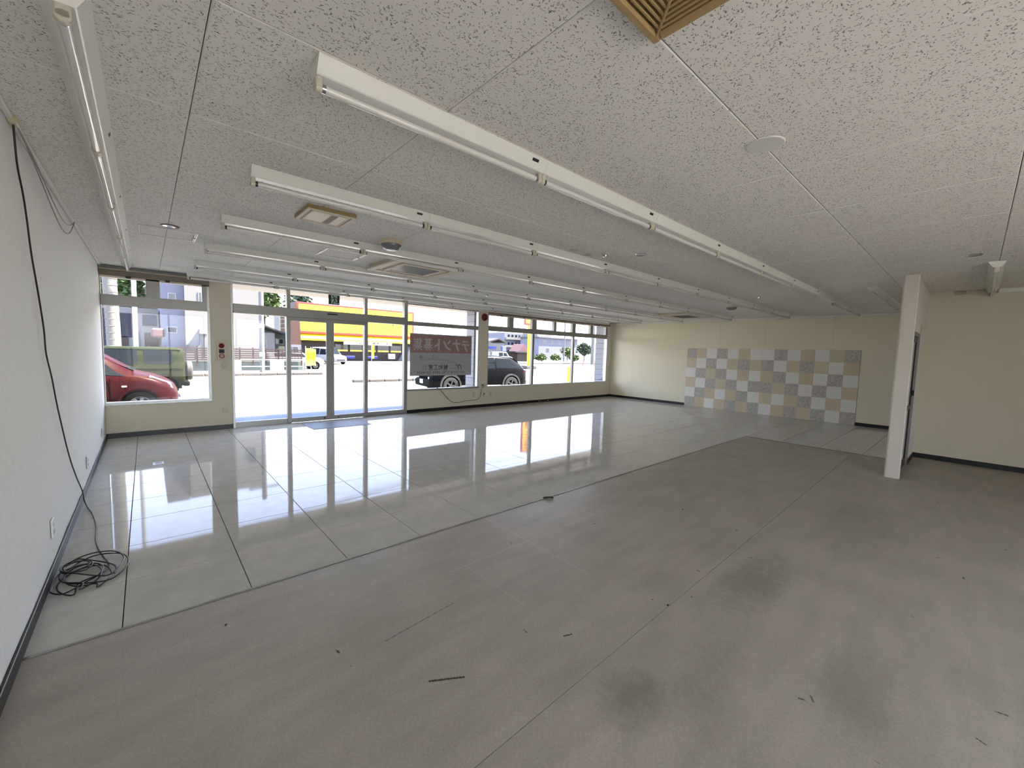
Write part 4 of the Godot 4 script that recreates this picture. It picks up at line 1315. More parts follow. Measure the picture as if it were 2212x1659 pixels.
func build_wall_things() -> void:
	# fire alarm station on the left pillar
	var a := thing("fire_alarm_station", "beige fire alarm panel with two dark red domes on the pillar", "fire alarm", Vector3(1.0, 1.40, ZF))
	part(a, "panel", cbox(Vector3(-0.068, -0.153, 0), Vector3(0.068, 0.153, 0.035), 0.006), M.beige_plastic)
	for s in 2:
		var k := S()
		lathe(k, Transform3D(Basis(Vector3(1, 0, 0), PI / 2), Vector3(0, 0.092 if s == 0 else -0.088, 0.035)), [Vector2(0.043, 0.0), Vector2(0.042, 0.008), Vector2(0.032, 0.018 if s == 0 else 0.010), Vector2(0.0, 0.025 if s == 0 else 0.010)], 24)
		part(a, ["indicator_lamp", "push_button"][s], k.commit(), M.red_lamp)
	part(a, "display_window", cbox(Vector3(-0.040, -0.036, 0.034), Vector3(0.040, 0.032, 0.038), 0.002), M.black)
	# red bell
	var b := thing("alarm_bell", "round dark red alarm bell high on the second pillar", "alarm bell", Vector3(6.845, 2.438, ZF))
	var st := S()
	lathe(st, Transform3D(Basis(Vector3(1, 0, 0), PI / 2), Vector3.ZERO), [Vector2(0.088, 0.0), Vector2(0.098, 0.02), Vector2(0.09, 0.045), Vector2(0.05, 0.06), Vector2(0.0, 0.062)], 28)
	part(b, "gong", st.commit(), mat(Color(0.36, 0.03, 0.035), 0.3))
	part(b, "screw", cbox(Vector3(-0.008, -0.008, 0.06), Vector3(0.008, 0.008, 0.068), 0.003), M.chrome)
	plate_on_front(1.034, 1.145, 0.075, 0.12, "beige switch plate just below the fire alarm panel", "switch", 1)
	plate_on_front(1.033, 0.348, 0.075, 0.12, "beige outlet low on the left pillar beside the entrance", "outlet", 0)
	plate_on_front(6.553, 0.357, 0.07, 0.125, "beige outlet under the notice window, leftmost of the four plates", "outlet", 0)
	plate_on_front(6.79, 0.362, 0.06, 0.115, "narrow outlet hidden behind the hanging power cord", "outlet", 0)
	plate_on_front(6.893, 0.352, 0.075, 0.125, "plate with a black cable hole under the second pillar", "outlet", 2)
	plate_on_front(7.125, 0.357, 0.07, 0.125, "beige outlet under the long window, rightmost of the four plates", "outlet", 0)
	var pp := thing("power_outlet_box", "wide outlet plate holding the black plug on the second pillar", "outlet", Vector3(6.855, 0.592, ZF))
	part(pp, "plate", cbox(Vector3(-0.085, -0.062, 0), Vector3(0.085, 0.062, 0.009), 0.003), M.plate)
	var cd := thing("plugged_cord", "dark cord sagging below the notice window up to a black plug", "cord", Vector3(6.855, 0.592, ZF))
	part(cd, "plug", cbox(Vector3(-0.052, -0.004, 0.0095), Vector3(-0.012, 0.028, 0.04), 0.008), M.black)
	var cs := S()
	tube(cs, smooth([Vector3(6.83, 0.60, ZF + 0.035), Vector3(6.855, 0.575, ZF + 0.035), Vector3(6.80, 0.49, ZF + 0.02), Vector3(6.775, 0.36, ZF + 0.02), Vector3(6.72, 0.25, ZF + 0.015), Vector3(6.60, 0.21, ZF + 0.012), Vector3(6.25, 0.20, ZF + 0.012), Vector3(6.20, 0.185, ZF + 0.012), Vector3(6.0, 0.175, ZF + 0.012), Vector3(5.86, 0.20, ZF + 0.014), Vector3(5.70, 0.32, ZF + 0.016), Vector3(5.55, 0.48, ZF + 0.018), Vector3(5.46, 0.56, ZF + 0.02), Vector3(5.40, 0.579, ZF + 0.0)], 5), 0.006, 6)
	part(cd, "cord", cs.commit(), M.cable, -Vector3(6.855, 0.592, ZF))
	# slim plates on the left wall
	var pl := [[0.305, -3.92, "white outlet plate on the left wall nearest the cable coil"], [0.265, -6.045, "white outlet plate midway along the left wall"], [0.245, -8.035, "white outlet plate at the window end of the left wall"]]
	for q in pl:
		var t := thing("wall_plate", q[2], "outlet", Vector3(XL + 0.004, q[0], q[1]), 0.0, "outlets on the left wall")
		part(t, "plate", cbox(Vector3(0, -0.062, -0.037), Vector3(0.010, 0.062, 0.037), 0.003), M.white_plastic)
		for s in [-1, 1]:
			part(t, "socket_face", cbox(Vector3(0.009, s * 0.024 - 0.014, -0.016), Vector3(0.0125, s * 0.024 + 0.014, 0.016), 0.002), M.plate)
	# black cable down the left wall into a coil on the tiles
	var w := XL + 0.022
	var run := [Vector3(w, 2.66, -3.40), Vector3(w, 2.58, -3.41), Vector3(w, 2.44, -3.44), Vector3(w, 2.32, -3.54), Vector3(w, 2.20, -3.60), Vector3(w, 2.02, -3.67), Vector3(w, 1.80, -3.81), Vector3(w, 1.59, -3.92), Vector3(w, 1.44, -3.95), Vector3(w, 1.27, -4.11), Vector3(w, 1.04, -4.28), Vector3(w, 0.64, -4.66), Vector3(w, 0.38, -5.0), Vector3(w, 0.15, -5.36), Vector3(w + 0.005, 0.05, -5.40), Vector3(-0.445, 0.006, -5.30), Vector3(-0.40, 0.006, -5.08), Vector3(-0.35, 0.006, -4.70), Vector3(-0.33, 0.006, -4.34), Vector3(-0.28, 0.006, -4.04), Vector3(-0.235, 0.008, -3.83), Vector3(-0.26, 0.012, -3.70), Vector3(-0.36, 0.014, -3.62)]
	var r := RandomNumberGenerator.new()
	r.seed = 12
	var ang := 1.2
	var cx := -0.335
	var cz := -3.74
	for k in 84:
		ang += TAU / 11.0 * r.randf_range(0.85, 1.15)
		var lap := k / 11
		var big := 0.155 + 0.045 * sin(lap * 2.1)
		if lap >= 5:
			big = 0.085 + 0.012 * sin(lap * 3.0)
		var ox := cx + 0.05 * sin(lap * 1.7) if lap < 5 else -0.385
		var oz := cz + 0.07 * cos(lap * 2.3) if lap < 5 else -3.84
		var p := Vector3(ox + cos(ang) * big * 0.78, 0.008 + 0.005 * lap + r.randf_range(0, 0.006), oz + sin(ang) * big * (1.25 if lap < 5 else 1.0))
		p.x = maxf(p.x, XL + 0.03)
		run.append(p)
	run.append(Vector3(-0.21, 0.012, -3.80))
	run.append(Vector3(-0.20, 0.008, -3.66))
	var cst := S()
	tube(cst, smooth(run, 5), 0.0045, 6)
	solo("black_cable", cst.commit(), M.cable, "long black cable hanging down the left wall into a loose coil", "cable")
	var dw := thing("drooping_wires", "pair of thin grey wires drooping under the ceiling along the left wall", "wires", Vector3(XL + 0.03, 2.645, -4.6))
	for k in 2:
		var gs := S()
		var sag := 0.09 + 0.045 * k
		var lp := []
		for q in 13:
			var t2 := q / 12.0
			lp.append(Vector3(0.012 * sin(t2 * PI), -sag * 1.9 * sin(PI * pow(t2, 1.35)), lerpf(1.18, -1.18, t2)))
		tube(gs, smooth(lp, 3), 0.0035, 6)
		part(dw, "wire", gs.commit(), M.cable_grey)
	solo("wire_clip", cbox(Vector3(XL + 0.005, 2.635, -3.44), Vector3(XL + 0.04, 2.672, -3.37), 0.006), M.beige_plastic, "small clip where the black cable leaves the ceiling", "clip")
	# picture rail hooks on the far wall
	var hz := [-7.55, -6.255, -4.97, -3.685, -2.40]
	for k in 5:
		var h := thing("rail_hook", "white rail hook pair on the far wall, %s from the window side" % ORD[k], "hook", Vector3(XR - 0.05, 2.60, hz[k]), 0.0, "rail hooks on the far wall")
		for s in [-1, 1]:
			part(h, "hook", cbox(Vector3(0, -0.035, s * 0.035 - 0.012), Vector3(0.02, 0.02, s * 0.035 + 0.012), 0.005), M.mould)
	var orr := thing("small_wall_switch", "little white socket half hidden by the post on the far wall", "outlet", Vector3(XR, 0.64, -1.17))
	part(orr, "plate", cbox(Vector3(-0.012, -0.06, -0.035), Vector3(0, 0.04, 0.035), 0.003), M.white_plastic)
	part(orr, "plug", cbox(Vector3(-0.05, 0.03, -0.02), Vector3(-0.01, 0.07, 0.02), 0.006), M.dark_metal)
	# door in the partition
	var d := struct_node("door_2")
	var zf := -0.578
	rail(d, "door_frame", 7.60, 0, 7.65, 1.965, M.alu_light, zf, -0.69)
	rail(d, "door_frame", 8.50, 0, 8.555, 1.965, M.alu, zf, -0.69)
	rail(d, "door_frame", 7.60, 1.915, 8.555, 1.968, M.alu, zf, -0.69)
	rail(d, "door_stile", 7.65, 0.01, 7.74, 1.915, M.dark_metal, -0.60, -0.64)
	rail(d, "door_stile", 8.42, 0.01, 8.50, 1.915, M.dark_metal, -0.60, -0.64)
	rail(d, "door_rail", 7.74, 0.01, 8.42, 0.12, M.dark_metal, -0.60, -0.64)
	rail(d, "door_rail", 7.74, 1.84, 8.42, 1.915, M.dark_metal, -0.60, -0.64)
	rail(d, "door_rail", 7.74, 0.86, 8.42, 0.92, M.dark_metal, -0.60, -0.64)
	part(d, "frosted_pane", box(Vector3(7.735, 0.11, -0.623), Vector3(8.425, 1.85, -0.617)), M.frosted)
	part(d, "door_handle", cbox(Vector3(8.44, 1.06, -0.60), Vector3(8.462, 1.14, -0.575), 0.006), M.black)
	var pp2 := thing("sensor_plate", "small beige plate above the partition door", "plate", Vector3(8.53, 2.04, -0.585))
	part(pp2, "cover", cbox(Vector3(-0.035, -0.055, 0), Vector3(0.035, 0.055, 0.012), 0.003), M.plate)

# ---------------------------------------------------------------- things on the floor
func build_floor_things() -> void:
	var m := S()
	prism(m, PackedVector2Array([Vector2(2.25, 8.70), Vector2(2.27, 7.99), Vector2(3.345, 7.95), Vector2(3.36, 8.52)]), Transform3D(Basis(Vector3(1, 0, 0), Vector3(0, 0, -1), Vector3(0, 1, 0)), Vector3(0, 0.0008, 0)), 0.004)
	solo("door_mat", m.commit(), M.mat_grey, "thin dark grey mat lying inside the sliding door", "mat")
	var fb := thing("floor_socket", "small flat metal socket lid set in the tiles at left", "floor socket", Vector3(0.075, 0, -6.765))
	part(fb, "lid", cbox(Vector3(-0.055, 0.0, -0.075), Vector3(0.055, 0.004, 0.075), 0.0015), M.chrome)
	part(fb, "flap", cbox(Vector3(-0.03, 0.004, -0.05), Vector3(0.03, 0.0055, 0.05), 0.001), M.dark_metal)
	for k in 2:
		var q := [[9.05, -8.86], [9.45, -8.86]][k] as Array
		solo("white_stub", cbox(Vector3(q[0] - 0.02, 0.028, ZF + 0.011), Vector3(q[0] + 0.02, 0.045, ZF + 0.025), 0.004), M.white_plastic, ["left of two tiny white stubs on the skirting under the long window", "right of two tiny white stubs on the skirting under the long window"][k], "stub", "white stubs")
	# bits of litter
	var lit := [[3.98, -1.84, "small dark crumb lying alone on the vinyl, mid floor"], [2.37, -1.15, "tiny dark crumb beside the vinyl seam"], [0.29, -2.61, "tiny dark speck on the vinyl near the left tiles"]]
	var r := RandomNumberGenerator.new()
	r.seed = 3
	for q in lit:
		var st := S()
		var pr := []
		for k in 5:
			pr.append(Vector3(r.randf_range(-0.012, 0.012), 0.003 + r.randf_range(0, 0.006), r.randf_range(-0.008, 0.008)))
		tube(st, smooth(pr, 2), 0.003, 5)
		solo("litter_crumb", st.commit(), M.black, q[2], "crumb", "litter on the vinyl", Vector3(q[0], 0.001, q[1]))
	var nail := S()
	tube(nail, [Vector3(3.10, 0.006, -2.93), Vector3(3.16, 0.012, -2.89), Vector3(3.18, 0.008, -2.86)], 0.008, 6)
	solo("black_scrap", nail.commit(), M.black, "black scrap caught at the metal edge strip", "scrap")

# ---------------------------------------------------------------- vehicles (local +x forward, y up from the ground)
# stations: x, bottom, shoulder height, top height, half width at shoulder, half width at top
func st_at(sts: Array, x: float) -> Array:
	for i in sts.size() - 1:
		var a: Array = sts[i]
		var b: Array = sts[i + 1]
		if x >= a[0] and x <= b[0]:
			var t: float = (x - a[0]) / maxf(1e-5, b[0] - a[0])
			var r := []
			for k in 6:
				r.append(lerpf(a[k], b[k], t))
			return r
	return sts[0] if x < sts[0][0] else sts[sts.size() - 1]

func section(s: Array) -> Array:
	var b: float = s[1]
	var sh: float = s[2]
	var tp: float = s[3]
	var w: float = s[4]
	var wt: float = s[5]
	return [Vector2(w * 0.86, b), Vector2(w * 0.97, b + 0.07), Vector2(w, lerpf(b, sh, 0.45)), Vector2(w * 0.985, lerpf(b, sh, 0.85)), Vector2(w * 0.955, sh), Vector2(lerpf(w * 0.95, wt, 0.5), lerpf(sh, tp, 0.5)), Vector2(wt, tp - minf(0.07, (tp - sh) * 0.4)), Vector2(wt * 0.88, tp - 0.012), Vector2(wt * 0.45, tp), Vector2(0, tp + 0.004)]

func loft(sts: Array) -> ArrayMesh:
	var st := S()
	var rows := []
	for s in sts:
		var half := section(s)
		var row := []
		for p in half:
			row.append(Vector3(s[0], p.y, p.x))
		for k in range(half.size() - 2, -1, -1):
			row.append(Vector3(s[0], half[k].y, -half[k].x))
		rows.append(row)
	var n: int = rows[0].size()
	for i in rows.size() - 1:
		for k in n:
			var k2 := (k + 1) % n
			var q := [rows[i][k], rows[i + 1][k], rows[i + 1][k2], rows[i][k2]]
			for j in [0, 2, 1, 0, 3, 2]:
				st.add_vertex(q[j])
	for e in [0, rows.size() - 1]:
		var c := Vector3.ZERO
		for p in rows[e]:
			c += p
		c /= n
		for k in n:
			var k2 := (k + 1) % n
			var t := [c, rows[e][k], rows[e][k2]]
			for j in ([0, 2, 1] if e == 0 else [0, 1, 2]):
				st.add_vertex(t[j])
	st.generate_normals()
	return st.commit()

func side_glass(sts: Array, xa: float, xb: float, lo: float, hi: float, sgn: float, lean_a := 0.0, lean_b := 0.0) -> ArrayMesh:
	var st := S()
	var n := 6
	for i in n:
		for j in 3:
			var ps := []
			for q in [[0, 0], [1, 0], [1, 1], [0, 1]]:
				var fy: float = lerpf(lo, hi, (j + q[1]) / 3.0)
				var fr: float = (j + q[1]) / 3.0
				var x: float = lerpf(xa + lean_a * fr, xb + lean_b * fr, (i + q[0]) / float(n))
				var s := st_at(sts, x)
				var y: float = lerpf(s[2], s[3], fy)
				var w: float = lerpf(s[4] * 0.955, s[5], minf(1.0, fy * 1.08)) + 0.006
				ps.append(Vector3(x, y, w * sgn))
			quad(st, ps[0], ps[1], ps[2], ps[3], Vector3(0, 0, sgn))
	return st.commit()

func top_glass(sts: Array, xa: float, xb: float, inset: float, out: Vector3) -> ArrayMesh:
	var st := S()
	var a := st_at(sts, xa)
	var b := st_at(sts, xb)
	var up := Vector3(0, 0.012, 0) + out * 0.012
	for k in 4:
		var f0 := -1.0 + 0.5 * k
		var f1 := f0 + 0.5
		quad(st, Vector3(xa, a[3], a[5] * inset * f0) + up, Vector3(xa, a[3], a[5] * inset * f1) + up, Vector3(xb, b[3], b[5] * inset * f1) + up, Vector3(xb, b[3], b[5] * inset * f0) + up, out + Vector3.UP)
	return st.commit()

func wheel(parent: Node, at: Vector3, r: float, spokes: int, tyre: Material, rim: Material) -> void:
	var sg := signf(at.z)
	var xf := Transform3D(Basis(Vector3(1, 0, 0), PI / 2 * sg), at)
	var t := S()
	lathe(t, xf, [Vector2(r * 0.62, 0.0), Vector2(r * 0.70, 0.014), Vector2(r * 0.93, 0.010), Vector2(r, -0.02), Vector2(r, -0.17), Vector2(r * 0.9, -0.2), Vector2(0, -0.2)], 28)
	var w := part(parent, "wheel", t.commit(), tyre)
	var d := S()
	lathe(d, xf, [Vector2(0, -0.05), Vector2(r * 0.62, -0.05)], 24)
	part(w, "wheel_well", d.commit(), M.black_out)
	var s := S()
	lathe(s, xf, [Vector2(r * 0.55, -0.03), Vector2(r * 0.57, 0.004), Vector2(r * 0.64, 0.006), Vector2(r * 0.65, -0.02)], 28)
	lathe(s, xf, [Vector2(0, 0.006), Vector2(r * 0.13, 0.006), Vector2(r * 0.15, -0.03)], 14)
	for k in spokes:
		var a := TAU * (k + 0.5) / spokes
		var dir := Vector3(cos(a), sin(a), 0)
		var ort := Vector3(-sin(a), cos(a), 0) * r * 0.075
		var z := Vector3(0, 0, sg * 0.002)
		var c0 := at + dir * r * 0.1 + z
		var c1 := at + dir * r * 0.58 + z
		quad(s, c0 - ort, c1 - ort * 1.5, c1 + ort * 1.5, c0 + ort, Vector3(0, 0, sg))
	part(w, "rim", s.commit(), rim)

func arch(parent: Node, x: float, y: float, z: float, r: float, ro: float, m: Material, n: String, thick := 0.02) -> void:
	var st := S()
	var sg := signf(z)
	var k := 14
	for i in k:
		var a0 := lerpf(-0.12, PI + 0.12, float(i) / k)
		var a1 := lerpf(-0.12, PI + 0.12, float(i + 1) / k)
		var zz := z + sg * thick
		var p := [Vector3(x + cos(a0) * r, y + sin(a0) * r, zz), Vector3(x + cos(a0) * ro, y + sin(a0) * ro, zz), Vector3(x + cos(a1) * ro, y + sin(a1) * ro, zz), Vector3(x + cos(a1) * r, y + sin(a1) * r, zz)]
		quad(st, p[0], p[1], p[2], p[3], Vector3(0, 0, sg))
		quad(st, p[1], p[2], p[2] - Vector3(0, 0, sg * thick * 2), p[1] - Vector3(0, 0, sg * thick * 2), Vector3(cos(a0), sin(a0), 0))
	part(parent, n, st.commit(), m)

func axle_set(t: Node, xf: float, xr: float, hw: float, r: float, spokes: int, tyre: Material, rim: Material, flare: Material, flare_w: float) -> void:
	for x in [xf, xr]:
		for sg in [-1.0, 1.0]:
			wheel(t, Vector3(x, r, sg * (hw + 0.012)), r, spokes, tyre, rim)
			var st := S()
			lathe(st, Transform3D(Basis(Vector3(1, 0, 0), PI / 2 * sg), Vector3(x, r + 0.01, sg * (hw + 0.004))), [Vector2(0, 0), Vector2(r * 1.13, 0)], 26)
			part(t, "wheel_housing", st.commit(), M.black_out)
			arch(t, x, r + 0.01, sg * (hw + 0.004), r * 1.12, r * 1.12 + flare_w, flare, "wheel_arch")

func build_cars() -> void:
	var tyre := mat(Color(0.05, 0.05, 0.05), 0.8, 0.0, 0.1)
	var rim := mat(Color(0.34, 0.34, 0.34), 0.3, 0.6)
	var glass := mat(Color(0.10, 0.115, 0.13), 0.2, 0.0, 0.05)
	# maroon minivan nose on the left
	var maroon := mat(Color(0.14, 0.035, 0.04), 0.35, 0.0, 0.12)
	var t := thing("maroon_car", "maroon minivan nose at the left window in front of the off-roader", "car", Vector3(-1.50, GY, -13.62))
	var s1 := [[-2.1, 0.30, 0.95, 1.60, 0.80, 0.58], [-1.6, 0.20, 0.98, 1.68, 0.84, 0.62], [0.2, 0.20, 0.98, 1.66, 0.85, 0.62], [0.75, 0.20, 0.97, 1.45, 0.85, 0.62], [1.30, 0.20, 0.95, 1.06, 0.85, 0.70], [1.60, 0.20, 0.86, 0.98, 0.84, 0.68], [1.85, 0.20, 0.72, 0.87, 0.80, 0.62], [2.0, 0.24, 0.58, 0.74, 0.68, 0.50], [2.07, 0.30, 0.48, 0.60, 0.50, 0.34]]
	part(t, "body", loft(s1), maroon)
	part(t, "windscreen", top_glass(s1, 0.30, 1.27, 0.9, Vector3(0.6, 0, 0)), glass)
	for sg in [-1.0, 1.0]:
		part(t, "side_window", side_glass(s1, -0.35, 0.62, 0.06, 0.80, sg, 0.05, -0.35), glass)
		part(t, "quarter_window", side_glass(s1, 0.70, 1.12, 0.08, 0.62, sg, 0.0, -0.30), glass)
		part(t, "side_window", side_glass(s1, -1.5, -0.45, 0.06, 0.82, sg), glass)
		part(t, "mirror", cbox(Vector3(0.42, 0.98, sg * 0.98 - 0.09), Vector3(0.58, 1.13, sg * 0.98 + 0.09), 0.04), maroon)
		var hl := S()
		quad(hl, Vector3(1.52, 0.88, sg * 0.80), Vector3(1.97, 0.66, sg * 0.66), Vector3(1.93, 0.80, sg * 0.58), Vector3(1.55, 0.985, sg * 0.70), Vector3(0.5, 0.3, sg))
		part(t, "headlight", hl.commit(), mat(Color(0.40, 0.40, 0.40), 0.1, 0.3))
		part(t, "door_seam", box(Vector3(0.865, 0.28, sg * 0.851 - 0.004), Vector3(0.877, 0.93, sg * 0.851 + 0.004)), M.black_out)
		part(t, "side_lamp", cbox(Vector3(1.06, 0.72, sg * 0.838 - 0.012), Vector3(1.15, 0.76, sg * 0.838 + 0.012), 0.01), M.white_plastic)
	part(t, "number_plate", cbox(Vector3(2.07, 0.36, -0.165), Vector3(2.085, 0.53, 0.165), 0.004), mat(Color(0.55, 0.48, 0.1), 0.5))
	axle_set(t, 1.365, -1.25, 0.856, 0.31, 7, tyre, rim, maroon, 0.045)
	# green off-roader
	var green := mat(Color(0.115, 0.135, 0.08), 0.5, 0.0, 0.08)
	var trim := mat(Color(0.09, 0.095, 0.09), 0.8, 0.0, 0.08)
	var j := thing("green_off_roader", "boxy pale green off-roader with a spare wheel at the rear", "car", Vector3(-0.77, GY, -17.75), PI)
	var s2 := [[-1.70, 0.46, 0.98, 1.50, 0.74, 0.60], [-1.66, 0.38, 1.0, 1.56, 0.75, 0.64], [-1.5, 0.34, 1.0, 1.60, 0.76, 0.66], [0.25, 0.34, 1.0, 1.60, 0.76, 0.66], [0.42, 0.34, 1.0, 1.54, 0.76, 0.65], [0.72, 0.34, 0.96, 1.04, 0.76, 0.70], [1.55, 0.36, 0.92, 0.99, 0.74, 0.66], [1.66, 0.42, 0.86, 0.93, 0.70, 0.62]]
	part(j, "body", loft(s2), green)
	part(j, "windscreen", top_glass(s2, 0.45, 0.70, 0.9, Vector3(1, 0, 0)), glass)
	for sg in [-1.0, 1.0]:
		part(j, "rear_side_window", side_glass(s2, -1.42, -0.72, 0.14, 0.86, sg, 0.04, 0.0), glass)
		part(j, "door_window", side_glass(s2, -0.56, 0.36, 0.10, 0.90, sg, 0.0, -0.12), glass)
		part(j, "door_seam", box(Vector3(-0.645, 0.42, sg * 0.762 - 0.004), Vector3(-0.635, 1.0, sg * 0.762 + 0.004)), M.black_out)
		part(j, "waist_line", cbox(Vector3(-1.66, 0.93, sg * 0.757 - 0.01), Vector3(1.5, 0.955, sg * 0.757 + 0.01), 0.005), green)
		part(j, "gutter", cbox(Vector3(-1.6, 1.515, sg * 0.66 - 0.012), Vector3(0.35, 1.535, sg * 0.66 + 0.012), 0.004), trim)
	part(j, "rear_bumper", cbox(Vector3(-1.82, 0.36, -0.72), Vector3(-1.64, 0.52, 0.72), 0.03), trim)
	part(j, "front_bumper", cbox(Vector3(1.62, 0.36, -0.74), Vector3(1.80, 0.54, 0.74), 0.03), trim)
	var sw := S()
	lathe(sw, Transform3D(Basis(Vector3(0, 0, 1), PI / 2), Vector3(-1.74, 0.83, 0.0)), [Vector2(0.0, 0.20), Vector2(0.2, 0.20), Vector2(0.29, 0.19), Vector2(0.325, 0.15), Vector2(0.325, 0.05), Vector2(0.27, 0.0), Vector2(0, 0.0)], 28)
	part(j, "spare_wheel", sw.commit(), mat(Color(0.10, 0.10, 0.10), 0.7))
	axle_set(j, 1.1, -1.17, 0.772, 0.325, 6, tyre, rim, trim, 0.075)
	# dark SUV outside the notice window
	var dark := mat(Color(0.05, 0.053, 0.06), 0.3, 0.0, 0.12)
	var flare := mat(Color(0.20, 0.195, 0.19), 0.6)
	var u := thing("dark_suv", "dark grey sport utility car parked across the forecourt beyond the notice", "car", Vector3(10.72, GY, -14.62), PI - 0.16)
	var s3 := [[-2.28, 0.40, 0.78, 0.98, 0.72, 0.60], [-2.22, 0.30, 0.92, 1.10, 0.84, 0.64], [-2.0, 0.24, 1.0, 1.28, 0.89, 0.64], [-1.55, 0.22, 1.0, 1.52, 0.91, 0.64], [-0.7, 0.22, 0.99, 1.60, 0.91, 0.65], [0.15, 0.22, 0.98, 1.58, 0.91, 0.65], [0.55, 0.22, 0.98, 1.46, 0.91, 0.66], [1.15, 0.22, 0.97, 1.08, 0.91, 0.74], [1.75, 0.24, 0.92, 1.02, 0.90, 0.74], [2.15, 0.26, 0.84, 0.94, 0.84, 0.70], [2.28, 0.30, 0.70, 0.82, 0.76, 0.62]]
	part(u, "body", loft(s3), dark)
	part(u, "windscreen", top_glass(s3, 0.56, 1.13, 0.9, Vector3(1, 0, 0)), glass)
	part(u, "rear_window", top_glass(s3, -2.0, -1.56, 0.9, Vector3(-1, 0, 0)), glass)
	for sg in [-1.0, 1.0]:
		part(u, "side_window", side_glass(s3, -0.62, 0.72, 0.08, 0.84, sg, 0.0, -0.42), glass)
		part(u, "side_window", side_glass(s3, -1.75, -0.70, 0.10, 0.82, sg, 0.28, 0.0), glass)
		part(u, "tail_light", cbox(Vector3(-2.27, 0.86, sg * 0.74 - 0.10), Vector3(-2.10, 1.0, sg * 0.74 + 0.10), 0.03), mat(Color(0.35, 0.02, 0.02), 0.2))
		part(u, "sill", cbox(Vector3(-1.0, 0.22, sg * 0.905 - 0.02), Vector3(1.0, 0.34, sg * 0.905 + 0.02), 0.015), flare)
		part(u, "fog_lamp", cbox(Vector3(2.24, 0.60, sg * 0.60 - 0.05), Vector3(2.30, 0.68, sg * 0.60 + 0.05), 0.02), M.white_plastic)
		part(u, "mirror", cbox(Vector3(0.66, 1.0, sg * 1.02 - 0.09), Vector3(0.80, 1.13, sg * 1.02 + 0.09), 0.04), dark)
	part(u, "front_bumper", cbox(Vector3(2.16, 0.28, -0.80), Vector3(2.36, 0.58, 0.80), 0.05), trim)
	part(u, "grille", cbox(Vector3(2.26, 0.60, -0.45), Vector3(2.30, 0.80, 0.45), 0.02), M.black_out)
	part(u, "number_plate", cbox(Vector3(2.355, 0.40, -0.165), Vector3(2.372, 0.565, 0.165), 0.004), M.white_plastic)
	part(u, "rear_bumper", cbox(Vector3(-2.34, 0.30, -0.78), Vector3(-2.12, 0.56, 0.78), 0.05), flare)
	axle_set(u, 1.46, -1.42, 0.917, 0.345, 5, mat(Color(0.16, 0.155, 0.15), 0.8), rim, flare, 0.075)
	# white cars over the road
	var white := mat(Color(0.50, 0.50, 0.50), 0.25)
	var specs := [["white_hatchback", "white hatchback with grey windows behind the roadside flags", Vector3(8.85, RY, -35.95), 0.0], ["white_van", "white minivan facing the shop in front of the yellow store", Vector3(14.6, RY, -46.0), -PI / 2 + 0.35], ["parked_white_van", "white delivery van passing before the far apartment blocks", Vector3(47.2, RY, -55.8), 0.1]]
	for k in 3:
		var q: Array = specs[k]
		var c := thing(q[0], q[1], "car", q[2], q[3], "white cars across the road")
		var h := [1.36, 1.78, 1.80][k] as float
		var s4 := [[-2.0, 0.34, 0.85, h - 0.12, 0.74, 0.56], [-1.9, 0.24, 0.92, h - 0.03, 0.80, 0.60], [-0.6, 0.22, 0.92, h, 0.82, 0.62], [0.45, 0.22, 0.92, h - 0.05, 0.82, 0.62], [1.15, 0.22, 0.90, 1.02, 0.82, 0.66], [1.7, 0.24, 0.80, 0.92, 0.80, 0.62], [1.95, 0.28, 0.66, 0.76, 0.72, 0.55]]
		part(c, "body", loft(s4), white)
		part(c, "windscreen", top_glass(s4, 0.47, 1.13, 0.9, Vector3(0.8, 0, 0)), glass)
		for sg in [-1.0, 1.0]:
			part(c, "side_window", side_glass(s4, -1.6, -0.55, 0.08, 0.82, sg), glass)
			part(c, "side_window", side_glass(s4, -0.45, 0.75, 0.08, 0.80, sg, 0.0, -0.35), glass)
			part(c, "headlight", cbox(Vector3(1.80, 0.68, sg * 0.62 - 0.1), Vector3(1.94, 0.80, sg * 0.62 + 0.1), 0.03), M.chrome)
		part(c, "grille", cbox(Vector3(1.90, 0.36, -0.5), Vector3(1.97, 0.56, 0.5), 0.02), M.shade_grey)
		axle_set(c, 1.28, -1.25, 0.826, 0.29, 6, tyre, rim, white, 0.03)

# ---------------------------------------------------------------- the street
func window_in(parent: Node, x: float, y: float, w: float, h: float, z: float) -> void:
	var st := S()
	bx(st, Vector3(x - w / 2 - 0.06, y - h / 2 - 0.06, z - 0.02), Vector3(x + w / 2 + 0.06, y + h / 2 + 0.06, z + 0.04))
	var f := part(parent, "window", st.commit(), M.win_frame)
	part(f, "window_pane", box(Vector3(x - w / 2, y - h / 2, z + 0.04), Vector3(x + w / 2, y + h / 2, z + 0.05)), M.win_dark)

func crown(n: int, c: Vector3, r: Vector3, leaf: float, seed_n: int) -> ArrayMesh:
	var st := S()
	var q := RandomNumberGenerator.new()
	q.seed = seed_n
	for i in n:
		var d := Vector3(q.randfn(), q.randfn(), q.randfn()).normalized()
		var lump := 0.78 + 0.22 * sin(d.x * 5.0 + seed_n) * cos(d.y * 4.0 + d.z * 5.0)
		var p := c + d * r * pow(q.randf(), 0.4) * lump
		var a := Vector3(q.randfn(), q.randfn() * 0.6, q.randfn()).normalized() * leaf
		var b := a.cross(Vector3(q.randfn(), q.randfn(), q.randfn())).normalized() * leaf * 0.5
		quad(st, p - a, p + b, p + a, p - b)
	return st.commit()

